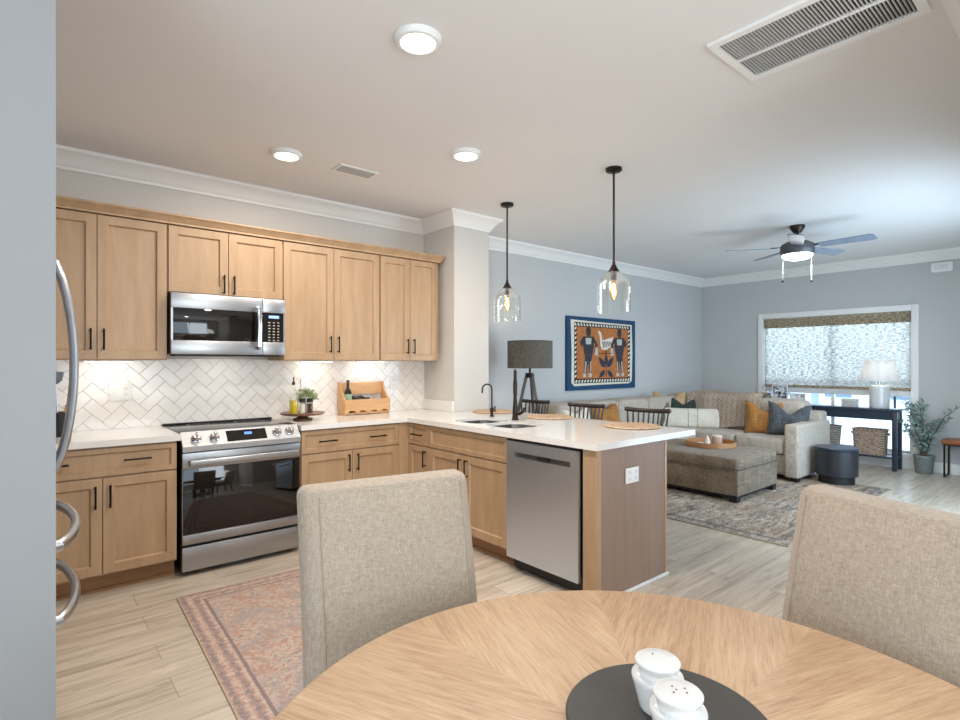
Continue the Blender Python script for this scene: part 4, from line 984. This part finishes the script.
# drum side table
dt = thing('side_table', 'round dark drum side table in front of the right sofa arm', 'side table', (7.08, 2.105, .0105))
obj('drum', MB().lathe([(.198, .085), (.207, .09), (.207, .37), (.20, .372), (0, .372)], 0, 0, 56), plain('drum_black', (40, 42, 48), .35), dt)
obj('drum_top', MB().lathe([(.198, .372), (.211, .375), (.213, .395), (.207, .402), (0, .402)], 0, 0, 56), 'navy', dt)
obj('plinth', MB().lathe([(.175, 0), (.175, .09)], 0, 0, 40), 'dark', dt)

# console table and what stands on it
cn = thing('console_table', 'long blue-black console table behind the sofa under the window', 'console table', (8.52, 2.65, 0))
cx0, cx1, cy0, cy1 = 8.38, 8.66, 1.835, 3.47
obj('table_top', MB().box(cx0 - .01, cx1 + .01, cy0 - .01, cy1 + .01, .752, .782, .003), 'navy', cn, True)
obj('apron', MB().box(cx0 + .008, cx0 + .025, cy0 + .05, cy1 - .05, .64, .752).box(cx1 - .025, cx1 - .008, cy0 + .05, cy1 - .05, .64, .752).box(cx0 + .03, cx1 - .03, cy0 + .01, cy0 + .025, .64, .752), 'navy', cn, True)
for x in (cx0, cx1 - .05):
    for y in (cy0, cy1 - .05): obj('leg', MB().box(x, x + .05, y, y + .05, 0, .752, .003), 'navy', cn, True)
obj('shelf', MB().box(cx0 + .01, cx1 - .01, cy0 + .01, cy1 - .01, .15, .175, .002), 'navy', cn, True)
CT = .7822
tl = thing('table_lamp', 'white ceramic table lamp with a pale shade on the console table', 'table lamp', (8.51, 2.045, CT))
obj('lamp_base', MB().lathe([(.10, .0002), (.108, .01), (.112, .05), (.112, .25), (.105, .285), (.08, .30), (0, .302)], 0, 0, 40), 'ceramic', tl)
obj('lamp_neck', MB().cyl((0, 0, .30), (0, 0, .42), .01), 'chrome', tl)
t = NT('lamp_linen'); t.set(lin((238, 237, 235)), .9); tr_ = t.n('ShaderNodeBsdfTranslucent'); tr_.inputs[0].default_value = lin((244, 243, 241)); mx_ = t.n('ShaderNodeMixShader'); mx_.inputs[0].default_value = .5
t.t.links.new(t.b.outputs[0], mx_.inputs[1]); t.t.links.new(tr_.outputs[0], mx_.inputs[2]); t.t.links.new(mx_.outputs[0], t.out.inputs[0])
obj('lamp_shade', MB().lathe([(.205, .355), (.165, .625), (.162, .625), (.202, .355), (.205, .355)], 0, 0, 48, cap=False), t.m, tl)
obj('shade_spider', MB().tube([(-.19, 0, .42), (.19, 0, .42)], .002, 6).tube([(0, -.19, .42), (0, .19, .42)], .002, 6), 'chrome', tl)
point('table_lamp_light', (8.51, 2.045, CT + .50), 1.0, (1, .98, .96), .03)
def wicker(name, a, b):
    t = NT(name); v = t.xyz(t.coord())
    w1 = t.math('SINE', t.math('MULTIPLY', v[2], 210)); w2 = t.math('SINE', t.math('ADD', t.math('MULTIPLY', v[1], 130), t.math('MULTIPLY', v[0], 130)))
    f = t.math('ADD', t.math('MULTIPLY', t.math('MULTIPLY', w1, w2), .22), t.noise(t.scaled((40, 40, 60)), 1, 3)); t.bump(f, .9, .008)
    return t.set(t.ramp(f, [(.3, lin(a)), (.7, lin(b))]), .8, 0, .2)
MAT['wicker'] = wicker('wicker', (112, 94, 80), (188, 164, 142)); MAT['wicker2'] = wicker('wicker_grey', (84, 78, 74), (176, 164, 150))
bk = thing('basket', 'rectangular brown wicker basket on the console shelf, right one', 'basket', (8.515, 2.145, .1752), 0, 'wicker baskets under the console')
def bask(ax_, ay_, h_, tp):
    mb = MB(); L = []
    for s_, z in ((tp, 0), (1, h_), (.9, h_), (.9 * tp, .02)):
        L.append([mb.bm.verts.new((x * s_, y * s_, z)) for x, y in rrect(-ax_, ax_, -ay_, ay_, .05)])
    for a, b in zip(L, L[1:]):
        for k in range(len(a)): mb.bm.faces.new((a[k], a[(k + 1) % len(a)], b[(k + 1) % len(a)], b[k]))
    mb.bm.faces.new(list(reversed(L[0]))); mb.bm.faces.new(L[-1]); return mb
obj('basket_body', bask(.115, .18, .32, .93), 'wicker', bk)
obj('basket_rim', MB().tube([(x, y, .322) for x, y in rrect(-.113, .113, -.178, .178, .05)] + [(.113, .128, .322)], .012, 8), 'wicker', bk)
for s_ in (-1, 1): obj('handle', MB().tube([(-.05, s_ * .187, .25), (-.05, s_ * .2, .28), (.05, s_ * .2, .28), (.05, s_ * .187, .25)], .008, 8), 'wicker', bk)
bk2 = thing('basket', 'tall grey wicker basket on the console shelf, partly behind the sofa arm', 'basket', (8.515, 2.60, .1752), 0, 'wicker baskets under the console')
obj('basket_body', MB().lathe([(.10, .0002), (.125, .33), (.115, .33), (.09, .02), (0, .02)], 0, 0, 36), 'wicker2', bk2)
obj('basket_rim', MB().tube([(.122 * math.cos(k * PI / 12), .122 * math.sin(k * PI / 12), .33) for k in range(25)], .011, 8), 'wicker2', bk2)
bx = thing('keepsake_box', 'small pale rectangular box on the console, left of the table lamp', 'box', (8.5, 2.37, CT))
obj('box_body', MB().box(-.06, .06, -.085, .085, .0002, .075, .003), plain('pale_grey_box', (190, 188, 184), .6), bx)
obj('box_lid', MB().box(-.063, .063, -.088, .088, .076, .105, .003), plain('pale_grey_lid', (200, 198, 194), .6), bx)
def frame(label, y, w_, h_, pic):
    t = thing('picture_frame', label, 'picture frame', (8.5, y, CT), R(-76), 'picture frames on the console')
    M = Matrix.Rotation(R(-10), 4, 'X')
    c = .018; f = MB()
    for a in ((-w_ / 2, -w_ / 2 + c, 0, h_), (w_ / 2 - c, w_ / 2, 0, h_), (-w_ / 2 + c, w_ / 2 - c, 0, c), (-w_ / 2 + c, w_ / 2 - c, h_ - c, h_)): f.box(a[0], a[1], -.008, .008, a[2] + .002, a[3] + .002, .001, 1, M)
    obj('frame', f, plain('frame_pale', (206, 204, 200), .5), t)
    obj('picture', MB().box(-w_ / 2 + c, w_ / 2 - c, -.002, .006, c, h_ - c + .002, M=M), pic, t)
    obj('easel_back', MB().box(-.02, .02, .008, .012, .01, h_ * .7, M=M).prism([(.01, h_ * .55), (.012, h_ * .6), (.09, .002), (.082, .002)], -.012, .012, 'YZ'), 'dark', t)
def pic_mat(name, stops, sc):
    t = NT(name); f = t.noise(t.scaled((sc, sc, sc)), 1, 3, .6, .5); return t.set(t.ramp(f, stops), .4)
frame('taller picture frame with a grey and white photo on the console behind the sofa', 3.26, .21, .27, pic_mat('photo_grey', [(.42, lin((70, 72, 74))), (.5, lin((168, 170, 172))), (.6, lin((226, 228, 230)))], 18))
frame('smaller picture frame with a pale print on the console, nearer the sofa end', 3.02, .2, .15, pic_mat('photo_pale', [(.35, lin((120, 100, 90))), (.45, lin((214, 212, 208))), (.6, lin((230, 232, 234)))], 14))

# olive tree
tr2 = thing('potted_olive_tree', 'small olive tree in a grey-green pot on the floor right of the console', 'plant', (8.545, 1.595, 0))
obj('pot', MB().lathe([(.078, .0002), (.086, .01), (.106, .20), (.110, .205), (.110, .225), (.102, .225), (.095, .19), (0, .19)], 0, 0, 36), plain('pot_green_grey', (128, 136, 132), .7, 0, .3, .15), tr2)
stem = MB(); lf = []; rr = random.Random(3)
for k in range(20):
    a = rr.uniform(0, 2 * PI); sp2 = rr.uniform(.06, .30); hh = rr.uniform(.30, .72) if k > 3 else rr.uniform(.66, .74)
    dx, dy = math.cos(a) * sp2, math.sin(a) * sp2 * 1.05
    dx = min(dx, .11)
    p = [Vector((dx * .05, dy * .05, .19)), Vector((dx * .3, dy * .3, .19 + hh * .45)), Vector((dx * .7, dy * .7, .19 + hh * .8)), Vector((dx, dy, .17 + hh * .95))]
    stem.tube(p, [.007, .005, .0035, .002], 6)
    for i in range(3):
        for j in range(12):
            q = p[i].lerp(p[i + 1], (j + rr.random()) / 9)
            if q.z < .25: continue
            d = Vector((rr.uniform(-1, 1), rr.uniform(-1, 1), rr.uniform(-.2, 1)))
            if q.x + .07 > .15: d.x = -abs(d.x)
            lf.append((q, d))
obj('branches', stem, plain('olive_bark', (92, 84, 72), .8), tr2)
obj('foliage', leaves(MB(), lf, .075, .30, rr), plain('olive_leaf', (150, 168, 160), .5, 0, .4, .4, 30), tr2)

# bench
bn = thing('bench', 'cognac leather bench with a thin black metal frame at the right edge by the wall', 'bench', (8.55, .95, 0))
obj('bench_seat', MB().box(8.40, 8.70, .48, 1.41, .395, .455, .02, 4), 'leather', bn, True)
for y in (1.38, .51):
    for x in (8.42, 8.68): obj('leg', MB().box(x - .009, x + .009, y - .009, y + .009, .0, .395), 'black', bn, True)
    obj('stretcher', MB().box(8.42, 8.68, y - .008, y + .008, 0.0005, .016), 'black', bn, True)
obj('seat_frame', MB().box(8.411, 8.689, .50, 1.39, .385, .3955), 'black', bn, True)

# door chime box
chm = thing('chime_box', 'white door chime box high on the window wall', 'chime', (XW, 1.45, 2.56))
obj('chime_cover', MB().box(-.05, -.001, -.108, .108, -.062, .062, .022, 4), 'white_pl', chm)
obj('chime_grille', MB().box(-.053, -.049, -.07, .07, -.03, .03, .002), plain('chime_face', (226, 226, 224), .5), chm)

# ------------------------------------------------------------------ kitchen rug
def rug_kitchen():
    t = NT('faded_persian_rug'); v = t.xyz(t.coord())
    n1 = t.noise(t.scaled((5, 5, 1)), 1, 5, .7, 1.0); n2 = t.noise(t.scaled((38, 38, 1)), 1, 4, .75); vo = t.voro(t.scaled((11, 11, 1)), 1)
    f = t.math('ADD', t.math('MULTIPLY', n1, .45), t.math('MULTIPLY', n2, .55))
    field = t.ramp(f, [(.36, lin((126, 120, 122))), (.43, lin((170, 146, 134))), (.49, lin((196, 180, 166))), (.56, lin((176, 132, 112))), (.66, lin((202, 188, 174)))])
    fig = t.ramp(t.math('SINE', t.math('MULTIPLY', vo, 22)), [(.35, (0, 0, 0)), (.7, (.22, .22, .22))])
    field = t.mix(fig, field, lin((132, 126, 126)))
    field = t.mix(t.ramp(t.noise(t.scaled((3.2, 3.2, 1), (4, 1, 0)), 1, 4, .7, 1.5), [(.46, (0, 0, 0)), (.60, (.55, .55, .55))]), field, lin((152, 148, 150)))
    ax_ = t.math('SUBTRACT', t.math('ABSOLUTE', v[0]), .54); ay_ = t.math('SUBTRACT', t.math('ABSOLUTE', v[1]), .86)
    e = t.math('MAXIMUM', ax_, ay_)          # 0 at the field's edge, .12 at the rug's edge
    border = t.ramp(t.math('ADD', t.math('MULTIPLY', t.math('SINE', t.math('MULTIPLY', e, 110)), .10), n2), [(.34, lin((138, 130, 132))), (.5, lin((180, 148, 134))), (.66, lin((200, 180, 164)))])
    c = t.mix(t.math('GREATER_THAN', e, 0.0), field, border)
    line = t.math('LESS_THAN', t.math('ABSOLUTE', e), .008); c = t.mix(t.math('MULTIPLY', line, .7), c, lin((120, 108, 112)))
    t.bump(n2, .4, .004)
    return t.set(c, .95, 0, .1)
MAT['rug_kitchen'] = rug_kitchen()
kr = thing('kitchen_rug', 'faded red and grey patterned rug on the kitchen floor by the range', 'rug', (1.296, 2.53, 0), R(-2))
obj('pile', MB().box(-.66, .66, -.98, .98, .001, .008, .002, 1), 'rug_kitchen', kr)
obj('binding', MB().tube([(-.662, -.982, .005), (.662, -.982, .005), (.662, 0.982, .005), (-.662, 0.982, .005), (-.662, -.982, .005)], .004, 6), plain('binding_beige', (196, 176, 150), .9), kr)

# ------------------------------------------------------------------ dining table, chairs, tray, shakers
tx, tyy, TR = .746, .435, .672
def table_mat():
    t = NT('mango_wood_top'); v = t.xyz(t.coord())
    a = t.math('ARCTAN2', v[1], v[0]); k = 2 * PI / 8
    s = t.math('MULTIPLY', t.math('FLOOR', t.math('DIVIDE', t.math('ADD', a, 10 * k - .05), k)), k)
    s = t.math('SUBTRACT', s, 9.5 * k - .05)      # middle heading of the wedge
    c = t.math('COSINE', s); sn = t.math('SINE', s)
    u = t.math('ADD', t.math('MULTIPLY', v[0], c), t.math('MULTIPLY', v[1], sn)); w2 = t.math('SUBTRACT', t.math('MULTIPLY', v[1], c), t.math('MULTIPLY', v[0], sn))
    vec = t.comb(t.math('MULTIPLY', u, 2.0), t.math('MULTIPLY', w2, 26), t.math('MULTIPLY', s, 3))
    g = t.noise(vec, 1, 6, .66, 1.6); g2 = t.noise(t.comb(t.math('MULTIPLY', u, 16), t.math('MULTIPLY', w2, 230), s), 1, 3, .6)
    big = t.noise(t.comb(t.math('MULTIPLY', u, 2.2), t.math('MULTIPLY', w2, 4), t.math('MULTIPLY', s, 2)), 1, 2)
    f = t.math('ADD', t.math('ADD', t.math('MULTIPLY', g, .38), t.math('MULTIPLY', g2, .37)), t.math('MULTIPLY', big, .25))
    col = t.ramp(f, [(.34, lin((152, 119, 90))), (.5, lin((186, 154, 122))), (.64, lin((204, 175, 144)))])
    t.bump(g2, .12, .002)
    return t.set(col, .42, 0, .4)
MAT['tabletop'] = table_mat()
tb2 = thing('dining_table', 'round light wood dining table in the foreground', 'table', (tx, tyy, 0))
obj('tabletop', MB().lathe([(0, .705), (TR - .02, .705), (TR - .004, .712), (TR, .722), (TR, .738), (TR - .004, .746), (TR - .012, .750), (0, .750)], 0, 0, 128, cap=False), 'tabletop', tb2)
obj('apron', MB().lathe([(TR - .10, .64), (TR - .10, .706), (TR - .125, .706), (TR - .125, .64), (TR - .10, .64)], 0, 0, 96, cap=False), 'tabletop', tb2)
obj('pedestal', MB().lathe([(.09, .04), (.085, .15), (.07, .35), (.085, .6), (.20, .70), (0, .704)], 0, 0, 40), 'tabletop', tb2)
for k in range(4):
    a = R(45 + 90 * k); M = Matrix.Rotation(a, 4, 'Z')
    obj('foot', MB().prism([(0.05, .06), (.05, .14), (.34, .05), (.36, 0.0), (.30, 0)], -.035, .035, 'XZ', M), 'tabletop', tb2)
sl = thing('slate_board', 'round black slate board in the middle of the dining table', 'serving board', (.826, .493, .7502))
obj('board', MB().lathe([(.150, .006), (.162, .006), (.169, .010), (.170, .018), (.166, .022), (0, .022)], 0, 0, 72), 'slate', sl)
for k in range(3): obj('foot', MB().cyl((.1 * math.cos(k * 2.09), .1 * math.sin(k * 2.09), 0), (.1 * math.cos(k * 2.09), .1 * math.sin(k * 2.09), .007), .012), 'dark', sl)
def shaker_pot(label, x, y, holes, rz):
    t = thing('condiment_shaker', label, 'shaker', (x, y, .7724), rz, 'white ceramic shakers')
    obj('shaker_body', MB().lathe([(0, .0002), (.028, .0002), (.031, .005), (.037, .03), (.0425, .050), (.044, .056), (.0425, .0595), (.036, .0605), (.0325, .062), (.0315, .068)], 0, 0, 48, cap=False), 'ceramic', t)
    obj('shaker_cap', MB().lathe([(.0308, .060), (.0315, .070), (.0355, .0755), (.0378, .079), (.0380, .0825), (.036, .0845), (.030, .0852), (.028, .0862), (.015, .0872), (0, .0875)], 0, 0, 48, cap=False), 'ceramic', t)
    hm = MB()
    for hx, hy in holes: hm.lathe([(0, .0881), (.0016, .0881), (.0016, .085), (0, .085)], hx, hy, 10, cap=False)
    obj('pour_holes', hm, plain('hole_brown', (110, 92, 82), .8), t)
shaker_pot('white ceramic shaker with one hole in the top, farther from the camera', .837, .519, [(.004, .012)], 0)
shaker_pot('white ceramic shaker with several holes in the top, nearer the camera', .780, .448, [(-.012, 0), (.010, -.006), (0, .010), (.002, -.014), (-.003, .001)], 0)

MAT['seam'] = plain('seam_thread', (158, 146, 130), .9)
def chair_proto(label, loc, rz):
    """front faces -Y in local coordinates"""
    t = thing('dining_chair', label, 'chair', loc, rz, 'upholstered dining chairs')
    W2 = .262; bz0, bz1 = .44, 1.02; th = .095
    lean = .105
    # backrest slab with rounded corners, leaning back
    mb = MB(); out = rrect(-W2, W2, bz0, bz1, .035, 5); M = Matrix.Identity(4)
    nz = 26
    def yoff(z): return lean * (max(0, z - bz0) / (bz1 - bz0)) ** 1.25
    rings = []
    for inset, y in ((.016, 0), (.004, .008), (0, .02), (0, th - .02), (.004, th - .008), (.016, th)):
        pl = rrect(-W2 + inset, W2 - inset, bz0 + inset, bz1 - inset, .028, 5)
        dense = []
        for i in range(len(pl)):
            a, b = pl[i], pl[(i + 1) % len(pl)]; L = math.hypot(b[0] - a[0], b[1] - a[1]); n = max(1, int(L / .04))
            dense += [(a[0] + (b[0] - a[0]) * k / n, a[1] + (b[1] - a[1]) * k / n) for k in range(n)]
        rings.append(dense)
    n0 = len(rings[2]); R2 = []
    base_l = rings[2]
    for inset, y in ((.009, 0), (.003, .004), (.0005, .016), (0, .045), (0, th - .012), (.003, th - .004), (.011, th)):
        ix = {0: .046, .004: .036, .016: .013}.get(y, inset)
        sx = (W2 - ix) / W2; szz = ((bz1 - bz0) / 2 - inset) / ((bz1 - bz0) / 2); zc = (bz0 + bz1) / 2
        R2.append([mb.bm.verts.new((x * sx * (1 + .0), y + yoff(zc + (z - zc) * szz), zc + (z - zc) * szz)) for x, z in base_l])
    for a, b in zip(R2, R2[1:]):
        for k in range(n0): mb.bm.faces.new((a[k], a[(k + 1) % n0], b[(k + 1) % n0], b[k]))
    for ring, y in ((R2[0], 0), (R2[-1], th)):
        es = [mb.bm.edges.get((ring[k], ring[(k + 1) % n0])) for k in range(n0)]
        bmesh.ops.triangle_fill(mb.bm, use_beauty=True, edges=es)
    bo = obj('backrest', mb, 'linen', t, sharp=50)
    for sx in (-1, 1):
        obj('seam', MB().tube([(sx * (W2 - .044), yoff(z) - .0005, z) for z in [bz0 + .06 + k * .05 for k in range(11)]], .0015, 5), MAT['seam'], bo)
    seat = obj('seat', MB().super((0, -.20, .445), (.255, .27, .055), .2, .16, 56, 16), 'linen', t)
    obj('seat_rail', MB().box(-.24, .24, -.45, .06, .345, .40, .01, 3), 'linen', t)
    for sx in (-1, 1):
        obj('leg', MB().tube([(sx * .215, -.42, .36), (sx * .215, -.425, 0)], [.024, .016], 10), 'oakdark', t)
        obj('leg', MB().tube([(sx * .215, .03, .36), (sx * .215, .09, 0)], [.024, .016], 10), 'oakdark', t)
    return t
c1 = chair_proto('beige linen dining chair on the far side of the table, before the kitchen rug', (.812, 1.285, 0), R(-10.5))
dup(c1, (1.505, .401, 0), R(-110), 'beige linen dining chair at the right, with the living room behind it')
